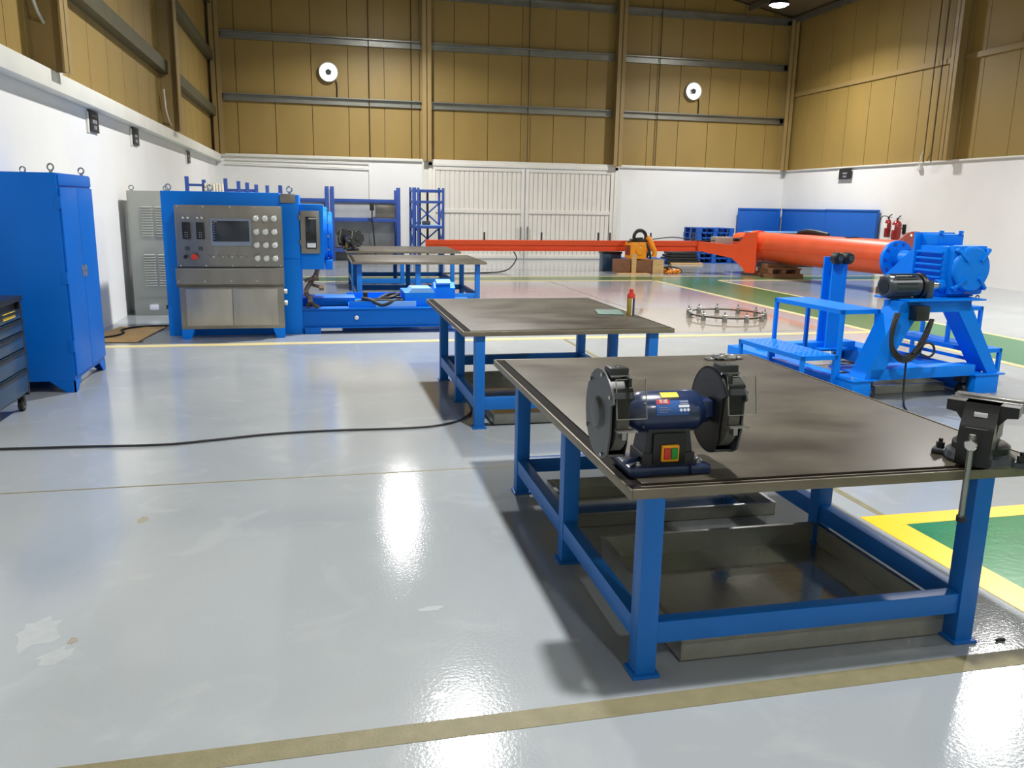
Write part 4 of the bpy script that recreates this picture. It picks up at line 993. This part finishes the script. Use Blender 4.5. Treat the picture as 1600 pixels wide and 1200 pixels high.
MB().path([(.56, -.06, .4), (.555, -.07, .25), (.545, -.09, .1), (.5, -.16, .012), (.4, -.3, .01)], .009, 6, 5).build('hanging_cable', 'black_rubber', tr)
# post with two rollers
MB().box(.985, 1.17, 1.56, 1.58, .2, 1.17).box(.985, 1.17, 1.7, 1.72, .2, 1.17).box(1.04, 1.06, 1.58, 1.7, .2, 1.17).build('roller_post', B, tr)
MB().box(.88, 1.22, 1.5, 1.78, .2, .21).build('post_foot', B, tr)
for u in (.99, 1.12):
    MB().cyl((u, 1.47, 1.165), (u, 1.56, 1.165), .062, n=24, ch=.012).build('roller', 'black_rubber', tr)
    MB().cyl((u, 1.455, 1.165), (u, 1.47, 1.165), .03, n=14).build('roller_hub', 'motor_grey', tr)
# step platforms
def step_platform(x0, x1, x2, y0, y1, z1, z2, y2, rails):
    xo = x1 if x2 > x1 else x1+.11
    f = MB(); w = .032
    for x in (x0, x1-w): 
        for y in (y0, y1-w): f.box(x, x+w, y, y+w, 0 if not 1.42 <= x <= 1.66 else .215, z1)
    for x in ((x1, x2-w) if x2 > x1 else (x2, xo-w)):
        for y in (y2, y1-w): f.box(x, x+w, y, y+w, z1 if 1.3 < x < 1.8 else (0 if not (.0 <= x <= .25) else .215), z2)
    a, b = sorted((x0, x1)); f.box(a, b, y0, y0+.02, z1-.035, z1).box(a, b, y1-.02, y1, z1-.035, z1).box(a, a+.02, y0, y1, z1-.035, z1).box(b-.02, b, y0, y1, z1-.035, z1)
    c, d_ = sorted((xo, x2)); f.box(c, d_, y2, y2+.02, z2-.035, z2).box(c, d_, y1-.02, y1, z2-.035, z2).box(c, c+.02, y2, y1, z2-.035, z2).box(d_-.02, d_, y2, y1, z2-.035, z2)
    for z in rails: f.box(a, a+.02, y0, y1, z, z+.03)
    p = f.build('step_platform', B, tr, smooth=False)
    MB().box(a+.004, b-.004, y0+.004, y1-.004, z1, z1+.004).build('tread', B, p)
    MB().box(c+.004, d_-.004, y2+.004, y1-.004, z2, z2+.004).build('tread', B, p)
    dots = MB()
    for i in range(6):
        for j in range(14): 
            x, y = a+.04+i*(b-a-.08)/5, y0+.05+j*(y1-y0-.1)/13
            dots.cyl((x, y, z1+.004), (x, y, z1+.0065), .01, n=6)
    dots.build('tread_studs', 'light_blue', p, kind='stuff')
    return p
step_platform(-.31, .06, .46, .2, 1.2, .4, .8, .2, ())
step_platform(1.66, 2.0, 1.7, .28, 1.42, .385, .74, .66, (.18, .27))

# steel pan on the floor under the trolley
tray('low steel pan on the floor under the blue wheeled test stand', 4.95, 5.75, 6.45, 7.1, .08, 4)
# bit of debris on the floor near the table
tag(MB().path([(2.56, 2.45, .006), (2.58, 2.455, .007), (2.6, 2.45, .006)], .006, 6, 2).build('black_scrap', 'black_rubber'), 'tiny black scrap on the floor right of the nearest table leg', 'scrap')
